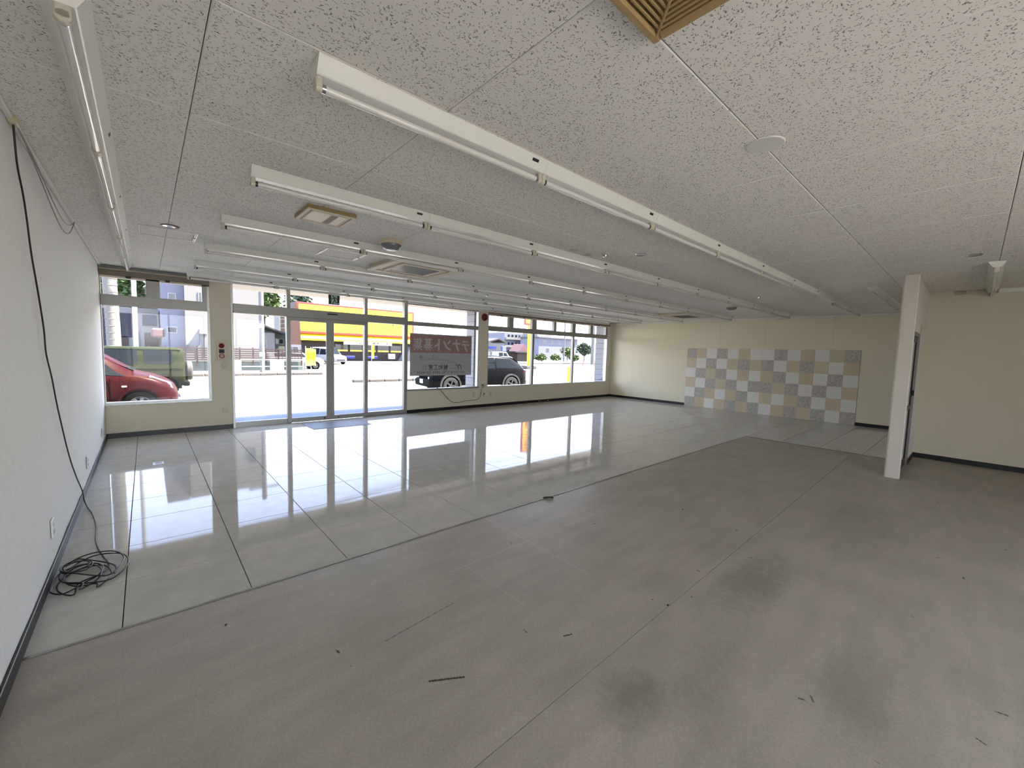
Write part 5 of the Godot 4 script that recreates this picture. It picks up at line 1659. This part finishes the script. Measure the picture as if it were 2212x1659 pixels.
func tree(n: String, label: String, at: Vector3, h: float, r: Vector3, leaf: float, cnt: int, m: Material, seed_n: int) -> void:
	var t := thing(n, label, "tree", at)
	var tr := S()
	tube(tr, [Vector3(0, 0, 0), Vector3(0.05, h * 0.3, 0.02), Vector3(0, h * 0.8, 0)], 0.02 * h + 0.04, 7)
	part(t, "trunk", tr.commit(), M.brown_wood)
	part(t, "foliage", crown(cnt, Vector3(0, h, 0), r, leaf, seed_n), m)

func block(n: String, label: String, lo: Vector3, hi: Vector3, m: Material, wins: Array, cat := "building") -> Node3D:
	var c := Vector3((lo.x + hi.x) / 2, lo.y, (lo.z + hi.z) / 2)
	var t := thing(n, label, cat, c)
	part(t, "wall", box(lo - c, hi - c), m)
	for w in wins:
		window_in(t, w[0] - c.x, w[1] - c.y, w[2], w[3], hi.z - c.z)
	return t

func build_street() -> void:
	# ---- left window: houses, trunk, pole, fence
	var h1 := block("shaded_house", "low house with dark openings and brown doors at the far left", Vector3(-9.0, RY, -44), Vector3(0.72, 3.75, -38), M.house_warm, [])
	for q in [[-2.6, 2.3, 1.6, 2.6, "shade_grey"], [-0.9, 2.55, 1.0, 1.6, "shade_grey"], [0.25, 2.95, 0.75, 0.75, "shade_grey"], [-1.2, 0.8, 0.7, 2.0, "brown_wood"], [0.35, 1.35, 0.8, 1.5, "brown_wood"]]:
		part(h1, "opening", box(Vector3(q[0] - q[2] / 2 + 4.14, q[1] - q[3] / 2 - RY, 2.98), Vector3(q[0] + q[2] / 2 + 4.14, q[1] + q[3] / 2 - RY, 3.03)), M[q[4]])
	part(h1, "door_frame", box(Vector3(3.70, 0.3, 3.0), Vector3(3.86, 2.55, 3.05)), M.house_grey)
	var g1 := thing("tiled_roof_house", "house with a sloping grey roof behind the palms", "building", Vector3(0.2, 0, -48))
	var gr := S()
	prism(gr, PackedVector2Array([Vector2(-3.2, 4.9), Vector2(0.6, 6.4), Vector2(4.4, 4.9), Vector2(4.4, 4.6), Vector2(-3.2, 4.6)]), Transform3D(Basis.IDENTITY, Vector3(0, 0, -5)), 6.0)
	part(g1, "roof", gr.commit(), M.house_grey)
	part(g1, "wall", box(Vector3(-2.6, RY, -4.6), Vector3(3.8, 4.7, 0.6)), M.house_white)
	var ap := block("pale_apartment_house", "tall pale lavender apartment house behind the brown slat fence", Vector3(0.80, RY, -46), Vector3(2.02, 9.5, -36.0), M.house_white, [[1.40, 4.45, 0.32, 0.55], [1.36, 2.33, 0.42, 0.32], [1.4, 7.2, 0.32, 0.55]])
	part(ap, "front_bay_wall", box(Vector3(0.62, 0, 3.0), Vector3(5.2, 9.6, 5.6)), M.house_warm)
	window_in(ap, 1.62, 4.95, 0.40, 0.6, 5.6)
	window_in(ap, 4.3, 7.2, 0.5, 0.9, 5.6)
	var dp := S()
	tube(dp, [Vector3(0.70, 0, 5.0), Vector3(0.70, 9.5, 5.0)], 0.04, 6)
	part(ap, "drain_pipe", dp.commit(), M.house_grey)
	part(ap, "condenser_unit", cbox(Vector3(1.35, 2.45, 5.6), Vector3(1.80, 2.82, 5.85), 0.02), M.win_frame)
	for q in [1.38, 1.77]:
		part(ap, "condenser_leg", box(Vector3(q - 0.02, 1.2, 5.65), Vector3(q + 0.02, 2.45, 5.70)), M.house_grey)
	part(ap, "meter_box", box(Vector3(0.66, 1.45, 5.6), Vector3(0.78, 1.7, 5.7)), M.shade_grey)
	# trunk, thin pole, palms
	var tk := S()
	var tp := []
	for k in 24:
		tp.append(Vector3(-1.08 + 0.02 * sin(k * 0.5) - 0.004 * k, RY + k * 0.55, -26.0))
	tube(tk, tp, 0.25, 14)
	for k in 40:
		lathe(tk, Transform3D(Basis.IDENTITY, Vector3(-1.08 - 0.0023 * k, RY + 0.1 + k * 0.3, -26.0)), [Vector2(0.248, 0), Vector2(0.262, 0.012), Vector2(0.248, 0.024)], 14)
	solo("ringed_trunk", tk.commit(), M.trunk, "thick pale ringed trunk standing behind the green off-roader", "trunk")
	var pk := S()
	tube(pk, [Vector3(-0.325, RY, -25.0), Vector3(-0.31, 9.0, -25.0)], 0.085, 10)
	solo("thin_white_pole", pk.commit(), M.white_out, "thin white pole to the right of the pale ringed trunk", "pole")
	for k in 3:
		var cpos: Vector3 = [Vector3(-2.75, RY, -46.2), Vector3(-0.75, RY, -46.2), Vector3(-4.8, RY, -46.4)][k]
		tree("palm_clump", ["bright green leafy clump left of the ringed trunk", "bright green leafy clump between the trunk and the thin pole", "bright green leafy clump at the far left edge"][k], cpos, 6.3, Vector3(0.95, 1.7, 1.0), 0.33, 900, M.leaf_bright, 300 + k)
	# pink speckled box on a post
	var pb := thing("speckled_sign_box", "pink speckled rounded box on a brown post by the fence", "sign", Vector3(0.57, RY, -31.0))
	part(pb, "box", cbox(Vector3(-0.33, 2.08, -0.2), Vector3(0.26, 2.62, 0.2), 0.10), M.pink)
	part(pb, "side_board", box(Vector3(0.24, 2.12, -0.18), Vector3(0.31, 2.62, 0.22)), M.shade_grey)
	part(pb, "post", box(Vector3(0.0, 0, -0.06), Vector3(0.10, 2.1, 0.06)), M.brown_wood)
	# slat fence with posts, block wall and kerb below
	var fe := thing("slat_fence", "reddish brown fence of horizontal slats along the road", "fence", Vector3(5.2, 0, -34))
	for k in 6:
		part(fe, "slat", box(Vector3(-5.2, 0.36 + 0.15 * k, -0.02), Vector3(3.65, 0.445 + 0.15 * k, 0.02)), M.slat)
	for k in 12:
		part(fe, "post", box(Vector3(-5.1 + 0.79 * k, -0.1, -0.07), Vector3(-5.02 + 0.79 * k, 1.28, -0.02)), M.slat)
	for k in 9:
		part(fe, "lattice_bar", box(Vector3(1.9 + 0.21 * k, 0.36, 0.02), Vector3(1.93 + 0.21 * k, 1.24, 0.035)), M.slat)
	solo("block_wall", box(Vector3(-4.5, RY, -34.45), Vector3(9.1, 0.30, -34.15)), M.mesh_green, "pale grey-green low wall under the slat fence", "wall")
	for k in 13:
		solo("kerb_stone", cbox(Vector3(-3.0 + 0.90 * k, RY, -28.75), Vector3(-2.12 + 0.90 * k, -0.19, -28.5), 0.03), M.kerb, "grey kerb stone in the line below the slat fence, number %s from the left" % ["one", "two", "three", "four", "five", "six", "seven", "eight", "nine", "ten", "eleven", "twelve", "thirteen"][k], "kerb", "kerb stones below the fence")
	for k in 8:
		solo("island_kerb", cbox(Vector3(7.75 + 0.82 * k, GY - 0.05, -20.9), Vector3(8.54 + 0.82 * k, -0.10, -20.65), 0.03), M.kerb, "rough kerb stone on the forecourt edge, %s from the door side" % ORD[k], "kerb", "kerb stones at the forecourt edge")
	# guard rail with white boards
	var gd := thing("guard_rail", "white pipe guard rail with pale boards in front of the fence", "guard rail", Vector3(5.2, RY, -31.2))
	for y in [0.42, 0.86]:
		var rr := S()
		tube(rr, [Vector3(-0.7, y, 0), Vector3(3.0, y, 0)], 0.03, 6)
		part(gd, "rail", rr.commit(), M.white_out)
	for k in 4:
		var rp := S()
		tube(rp, [Vector3(-0.7 + 1.23 * k, 0, 0), Vector3(-0.7 + 1.23 * k, 0.88, 0)], 0.035, 6)
		part(gd, "post", rp.commit(), M.white_out)
	for q in [[-1.5, -0.75], [0.95, 1.75]]:
		part(gd, "board", box(Vector3(q[0], 0.12, 0.04), Vector3(q[1], 0.84, 0.07)), M.white_out)
	# concrete pole
	for k in 3:
		var pos: Vector3 = [Vector3(5.85, RY, -32.0), Vector3(58.85, RY, -45.0), Vector3(65.9, RY, -57.8)][k]
		var up := thing("utility_pole", ["concrete utility pole with pale bands beside the white house", "grey utility pole near the right end of the long window", "slim utility pole in front of the far white block"][k], "utility pole", pos, 0.0, "utility poles")
		var rad := [0.15, 0.30, 0.16][k] as float
		var sh := S()
		tube(sh, [Vector3.ZERO, Vector3(0, 9.5, 0)], rad, 12)
		part(up, "shaft", sh.commit(), M.concrete)
		part(up, "cross_arm", box(Vector3(-0.9, 8.6, -0.06), Vector3(0.9, 8.72, 0.06)), M.dark_metal)
		if k == 0:
			for y in [[1.05, 1.35], [2.95, 3.25]]:
				part(up, "band", turned(Vector3.ZERO, [Vector2(rad + 0.012, y[0]), Vector2(rad + 0.012, y[1])], 12), M.white_out)
	# wires over the road
	var wl := [[9.0, 0.0, 6.9], [8.3, -1.2, 6.6], [8.0, -0.6, 6.2], [7.4, 0.5, 5.9], [10.2, -2.0, 7.6]]
	for k in 5:
		var ws := S()
		var pts := []
		for q in 25:
			var tt := q / 24.0
			pts.append(Vector3(lerpf(-34, 70, tt), wl[k][0] - 1.2 * sin(PI * fmod(tt * 3.0, 1.0)), -21.5 + wl[k][1] - 3.0 * tt))
		tube(ws, pts, 0.02, 5)
		solo("power_line", ws.commit(), M.wire, "black overhead wire crossing above the road, %s of five" % ORD[k], "power line", "overhead wires")
	# ---- behind the door: white gable house, tower, trees
	var g2 := thing("gable_house", "white house with a dark sloping gable roof behind the utility pole", "building", Vector3(9.0, RY, -50))
	part(g2, "wall", box(Vector3(-0.9, 0, -6), Vector3(1.35, 3.1, 0)), M.house_warm)
	var rf := S()
	prism(rf, PackedVector2Array([Vector2(-2.0, 4.9), Vector2(2.25, 3.15), Vector2(2.25, 3.0), Vector2(-2.0, 4.7)]), Transform3D(Basis.IDENTITY, Vector3(0, 0, -6.2)), 6.6)
	part(g2, "roof", rf.commit(), M.roof_tile)
	for q in [[0.35, 2.1, 0.35, 1.1], [0.35, 0.9, 0.35, 0.9], [-0.6, 2.1, 0.5, 1.2]]:
		window_in(g2, q[0], q[1], q[2], q[3], 0.0)
	var g3 := block("green_roof_annex", "low annex with pale green walls beside the gable house", Vector3(10.6, RY, -54), Vector3(12.4, 2.8, -51.5), M.mesh_green, [[11.1, 1.9, 0.7, 0.5], [11.9, 1.9, 0.5, 0.5]])
	part(g3, "roof", box(Vector3(-1.1, 3.1, -1.5), Vector3(1.1, 3.3, 1.5)), M.house_grey)
	var tw := thing("brown_tower", "brown pointed tower house left of the yellow store", "building", Vector3(12.1, RY, -49))
	var tws := S()
	prism(tws, PackedVector2Array([Vector2(-0.55, 1.9), Vector2(-0.3, 5.6), Vector2(0.1, 6.6), Vector2(0.45, 5.4), Vector2(0.6, 1.9)]), Transform3D(Basis.IDENTITY, Vector3(0, 0, -2)), 2.0)
	part(tw, "brown_gable", tws.commit(), mat(Color(0.22, 0.12, 0.08), 0.8))
	part(tw, "wall", box(Vector3(-0.55, 0, -2), Vector3(0.6, 1.95, 0.02)), M.house_white)
	window_in(tw, 0.0, 1.3, 0.5, 0.8, 0.02)
	var lat := block("balcony_block", "cream block with a grid of balconies just left of the yellow sign", Vector3(14.2, RY, -69), Vector3(16.5, 6.9, -66), M.house_warm, [])
	for iy in 5:
		for ix in 3:
			part(lat, "balcony_opening", box(Vector3(-0.85 + 0.6 * ix, 3.2 + 0.62 * iy, 1.49), Vector3(-0.42 + 0.6 * ix, 3.62 + 0.62 * iy, 1.53)), M.brown_wood)
	tree("roadside_tree", "leafy green tree above the gable house", Vector3(11.6, RY, -62), 7.4, Vector3(2.6, 2.4, 2.2), 0.45, 1300, M.leaf_bright, 401)
	tree("roadside_tree", "olive tree crown rising left of the yellow sign", Vector3(18.9, RY, -74), 8.6, Vector3(2.4, 2.6, 2.2), 0.5, 1000, M.leaf_dark, 402)
	yellow_store()
	far_right()

func yellow_store() -> void:
	var t := thing("yellow_store", "long store with a huge yellow red-bordered sign across the road", "store", Vector3(21.4, 0, -55))
	part(t, "wall", box(Vector3(-7.5, RY, -9), Vector3(9.2, 2.4, -0.4)), M.shop_dark)
	var img := Image.create(1024, 256, true, Image.FORMAT_RGB8)
	var yl := Color(0.80, 0.75, 0.04)
	img.fill(yl)
	var rd := Color(0.62, 0.10, 0.04)
	img.fill_rect(Rect2i(0, 0, 1024, 14), rd)
	img.fill_rect(Rect2i(0, 238, 1024, 18), rd)
	img.fill_rect(Rect2i(0, 0, 16, 256), rd)
	img.fill_rect(Rect2i(1008, 0, 16, 256), rd)
	var br := Color(0.09, 0.05, 0.01)
	# lettering, of which the street view shows the lower ends
	for q in [[600, 122], [664, 126], [696, 136], [730, 132], [776, 130], [812, 150], [848, 138]]:
		stroke(img, [Vector2(q[0], 60), Vector2(q[0], q[1])], 10, br)
	write(img, "防府店", Vector2(694, 160), Vector2(42, 44), 4.5, br, 20)
	img.generate_mipmaps()
	var bd := S()
	quad(bd, Vector3(-7.65, 3.05, 0.06), Vector3(8.0, 3.05, 0.06), Vector3(8.0, 6.78, 0.06), Vector3(-7.65, 6.78, 0.06), Vector3(0, 0, 1))
	part(t, "sign_print", bd.commit(), printed(img, 0.5))
	part(t, "sign_board", cbox(Vector3(-7.66, 3.03, -0.8), Vector3(8.01, 6.8, 0.05), 0.02), M.red_paint)
	for k in 4:
		var lm := S()
		tube(lm, [Vector3(-5.4 + 3.7 * k, 6.75, 0.0), Vector3(-5.4 + 3.7 * k, 7.05, 0.5), Vector3(-5.0 + 3.7 * k, 7.0, 0.9)], 0.03, 5)
		part(t, "sign_lamp", lm.commit(), M.dark_metal)
	var aw := S()
	prism(aw, PackedVector2Array([Vector2(0.0, 3.03), Vector2(0.0, 2.2), Vector2(0.9, 2.2), Vector2(0.9, 2.42)]), Transform3D(Basis(Vector3(0, 0, 1), Vector3(0, 1, 0), Vector3(-1, 0, 0)), Vector3(7.9, 0, -0.4)), 15.5)
	part(t, "awning", aw.commit(), M.yellow)
	for k in 3:
		part(t, "awning_rib", box(Vector3(-7.6, 2.34 + 0.18 * k, 0.56 - 0.27 * k), Vector3(7.9, 2.37 + 0.18 * k, 0.60 - 0.27 * k)), M.old_plastic_dark)
	# shopfront
	for k in 5:
		part(t, "shop_window", box(Vector3(-3.0 + 1.9 * k, 0.95, -0.4), Vector3(-1.4 + 1.9 * k, 1.85, -0.36)), M.win_dark)
		part(t, "yellow_strip", box(Vector3(-3.0 + 1.9 * k, 0.92, -0.36), Vector3(-1.4 + 1.9 * k, 1.14, -0.31)), mat(Color(0.72, 0.62, 0.22), 0.6))
	for k in 2:
		part(t, "blue_bench", cbox(Vector3(-2.6 + 3.1 * k, 0.02, 0.4), Vector3(-0.8 + 3.1 * k, 0.34, 0.6), 0.03), M.blue_paint)
	part(t, "white_cabinet", cbox(Vector3(3.9, 0.0, 0.3), Vector3(4.8, 0.7, 0.7), 0.03), M.white_out)
	var rp := S()
	prism(rp, PackedVector2Array([Vector2(5.6, RY), Vector2(6.9, 1.8), Vector2(8.3, 1.8), Vector2(8.3, RY)]), Transform3D(Basis.IDENTITY, Vector3(0, 0, -0.4)), 0.3)
	part(t, "sloping_wall", rp.commit(), M.house_grey)
	var bi := Image.create(512, 48, true, Image.FORMAT_RGB8)
	bi.fill(Color(0.52, 0.50, 0.46))
	write(bi, "こんだ", Vector2(120, 8), Vector2(30, 32), 5, Color(0.14, 0.05, 0.03), 4)
	write(bi, "一杯で", Vector2(262, 8), Vector2(30, 32), 5, Color(0.14, 0.05, 0.03), 6)
	write(bi, "る", Vector2(440, 8), Vector2(30, 32), 5, Color(0.14, 0.05, 0.03), 6)
	bi.generate_mipmaps()
	var bb := S()
	quad(bb, Vector3(-2.4, 1.82, 0.0), Vector3(4.2, 1.82, 0.0), Vector3(4.2, 2.28, 0.0), Vector3(-2.4, 2.28, 0.0), Vector3(0, 0, 1))
	part(t, "cloth_banner", bb.commit(), printed(bi, 0.8), Vector3(0, 0, 0.95))
	# flags on poles
	var fl := [[8.3, -31.0, 1.35, 0.62], [8.75, -31.4, 1.30, 0.55], [16.2, -50.5, 2.05, 0.7], [21.0, -50.0, 1.9, 0.55]]
	for k in 4:
		var f := thing("advertising_flag", ["yellow and red flag leaning over the guard rail, left one", "yellow flag beside the white hatchback, right one", "tall yellow flag at the left end of the store", "yellow flag standing before the store windows"][k], "flag", Vector3(fl[k][0], RY, fl[k][1]), 0.0, "yellow advertising flags")
		var ps := S()
		tube(ps, [Vector3.ZERO, Vector3(0, fl[k][2] - RY + 0.15, 0)], 0.02, 6)
		part(f, "pole", ps.commit(), M.white_out)
		var fs := S()
		var nseg := 6
		for q in nseg:
			var y0: float = fl[k][2] - RY - (fl[k][2] - 0.15) * q / nseg
			var y1: float = fl[k][2] - RY - (fl[k][2] - 0.15) * (q + 1) / nseg
			var o0 := 0.07 * sin(q * 1.1)
			var o1 := 0.07 * sin((q + 1) * 1.1)
			quad(fs, Vector3(0.02, y1, 0.0), Vector3(fl[k][3] * 0.6, y1, o1), Vector3(fl[k][3] * 0.6, y0, o0), Vector3(0.02, y0, 0.0), Vector3(0, 0, 1))
		part(f, "cloth", fs.commit(), M.yellow)

func far_right() -> void:
	# pole sign
	var t := thing("yellow_pole_sign", "tall yellow pole sign with a red-edged board seen through the long window", "sign", Vector3(31.85, 0, -33))
	part(t, "pole", cbox(Vector3(-0.20, RY, -0.2), Vector3(0.20, 9.8, 0.2), 0.03), M.yellow_pole)
	part(t, "footing", cbox(Vector3(-0.9, RY, -0.6), Vector3(0.6, RY + 0.36, 0.6), 0.04), M.kerb)
	var img := Image.create(128, 384, true, Image.FORMAT_RGB8)
	img.fill(Color(0.86, 0.62, 0.10))
	for e in [Rect2i(0, 0, 128, 9), Rect2i(0, 373, 128, 11), Rect2i(0, 0, 10, 384), Rect2i(118, 0, 10, 384)]:
		img.fill_rect(e, Color(0.55, 0.10, 0.06))
	write(img, "らーめん", Vector2(30, 24), Vector2(66, 74), 11, Color(0.50, 0.06, 0.06), 10, true)
	img.generate_mipmaps()
	part(t, "board", cbox(Vector3(-1.15, 4.45, 0.16), Vector3(0.42, 9.6, 0.36), 0.02), M.red_paint)
	var bd := S()
	quad(bd, Vector3(-1.13, 4.5, 0.37), Vector3(0.40, 4.5, 0.37), Vector3(0.40, 9.55, 0.37), Vector3(-1.13, 9.55, 0.37), Vector3(0, 0, 1))
	part(t, "board_print", bd.commit(), printed(img, 0.5))
	var bl := S()
	lathe(bl, Transform3D(Basis.IDENTITY, Vector3(18.15, GY, -15.5)), [Vector2(0.10, 0), Vector2(0.10, 0.98), Vector2(0.07, 1.02), Vector2(0, 1.02)], 14)
	solo("yellow_bollard", bl.commit(), M.yellow, "yellow bollard post just outside the long window", "bollard")
	# petrol station
	var g := thing("filling_station", "small filling station with a pale gable and blue fascia", "building", Vector3(49.5, RY, -60.5))
	part(g, "wall", box(Vector3(-3.0, 0, -4), Vector3(2.0, 3.3, 0)), M.house_warm)
	var rf := S()
	prism(rf, PackedVector2Array([Vector2(-3.6, 3.3), Vector2(0.4, 4.3), Vector2(2.4, 3.6), Vector2(2.4, 3.4), Vector2(0.4, 4.05), Vector2(-3.6, 3.05)]), Transform3D(Basis.IDENTITY, Vector3(0, 0, -4)), 4.4)
	part(g, "roof", rf.commit(), M.roof_tile)
	part(g, "blue_fascia", box(Vector3(-1.9, 2.25, 0.02), Vector3(0.0, 2.7, 0.10)), M.blue_paint)
	window_in(g, -0.9, 1.3, 0.6, 0.8, 0.0)
	window_in(g, 0.3, 1.3, 0.6, 0.8, 0.0)
	var bs := thing("blue_price_board", "square blue board with white bars beside the filling station", "sign", Vector3(49.35, RY, -58.0))
	part(bs, "board", cbox(Vector3(-0.62, 1.75, -0.1), Vector3(0.62, 2.82, 0.1), 0.03), M.blue_paint)
	for k in 3:
		part(bs, "white_bar", box(Vector3(-0.3, 1.95 + 0.26 * k, 0.1), Vector3(0.42, 2.10 + 0.26 * k, 0.12)), M.white_out)
	for q in [-0.5, 0.5]:
		part(bs, "leg", box(Vector3(q - 0.05, 0, -0.05), Vector3(q + 0.05, 1.76, 0.05)), M.house_grey)
	# apartment blocks
	var wa := []
	for iy in 3:
		for ix in 7:
			wa.append([74.0 + 1.35 * ix, 1.6 + 2.1 * iy, 0.75, 0.65])
	var a1 := block("apartment_block", "white apartment block with rows of balconies behind the filling station", Vector3(72.5, RY, -92), Vector3(83.6, 6.6, -85), M.house_white, wa)
	for iy in 3:
		part(a1, "balcony", box(Vector3(-5.4, 0.9 + 2.1 * iy, 3.5), Vector3(5.4, 1.5 + 2.1 * iy, 4.1)), M.house_warm)
	var wb := [[77.5, 4.2, 1.2, 0.8], [80.5, 4.2, 0.7, 0.8], [83.5, 4.2, 0.8, 0.9], [87.6, 4.0, 1.8, 0.9], [84.5, 2.4, 1.3, 0.6], [79.0, 2.2, 1.0, 0.9]]
	var b2 := block("white_flat_roof_block", "wide white flat-roofed block behind the hedge", Vector3(75.6, RY, -82), Vector3(91.0, 5.3, -75), M.house_white, wb)
	part(b2, "roof_edge", box(Vector3(-8.1, 5.6, -3.8), Vector3(8.1, 5.85, 3.9)), M.house_grey)
	part(b2, "upper_storey", box(Vector3(-7.4, 5.8, -3), Vector3(-2.0, 7.9, 2.6)), M.house_warm)
	var sh := thing("pink_gable_shed", "little shed with a pink gable left of the hedge", "building", Vector3(55.0, RY, -58.6))
	var sg := S()
	prism(sg, PackedVector2Array([Vector2(-1.3, 1.9), Vector2(0.1, 3.4), Vector2(1.5, 1.9)]), Transform3D(Basis.IDENTITY, Vector3(0, 0, -3)), 3.0)
	part(sh, "gable", sg.commit(), M.pink)
	part(sh, "wall", box(Vector3(-1.6, 0, -3), Vector3(1.7, 1.75, -0.05)), M.brown_wood)
	part(sh, "lean_roof", box(Vector3(-2.6, 1.7, -2.5), Vector3(1.9, 1.92, 0.5)), M.shade_grey)
	# hedges, trees, posts
	for k in 3:
		var hx := [61.7, 66.2, 72.5][k] as float
		var hd := thing("hedge", ["bright green hedge behind the yellow pole, left part", "bright green hedge behind the yellow pole, right part", "low green planting under the round trees"][k], "hedge", Vector3(hx, RY, -60.5), 0.0, "hedges across the road")
		part(hd, "foliage", crown(700, Vector3(0, 0.85, 0), Vector3(2.0, 0.85, 0.9), 0.28, 500 + k), M.leaf_bright)
	tree("round_tree", "smaller round street tree right of the hedge", Vector3(69.5, RY, -60), 2.2, Vector3(1.7, 1.25, 1.5), 0.3, 900, M.leaf_bright, 601)
	tree("round_tree", "larger dark round street tree near the right window frame", Vector3(76.6, RY, -61), 2.9, Vector3(2.6, 1.8, 2.2), 0.36, 1400, M.leaf_dark, 602)
	for k in 4:
		var px := [45.0, 47.6, 50.2, 53.0][k] as float
		solo("marker_post", cbox(Vector3(px, RY, -38.06), Vector3(px + 0.09, 0.62, -37.97), 0.02), M.red_paint, "thin red marker post on the road edge, %s from the left" % ORD[k], "post", "red marker posts")
	solo("median_strip", cbox(Vector3(40, RY, -47.4), Vector3(90, RY + 0.16, -46.6), 0.03), M.kerb, "long grey kerb strip in front of the hedge", "kerb")
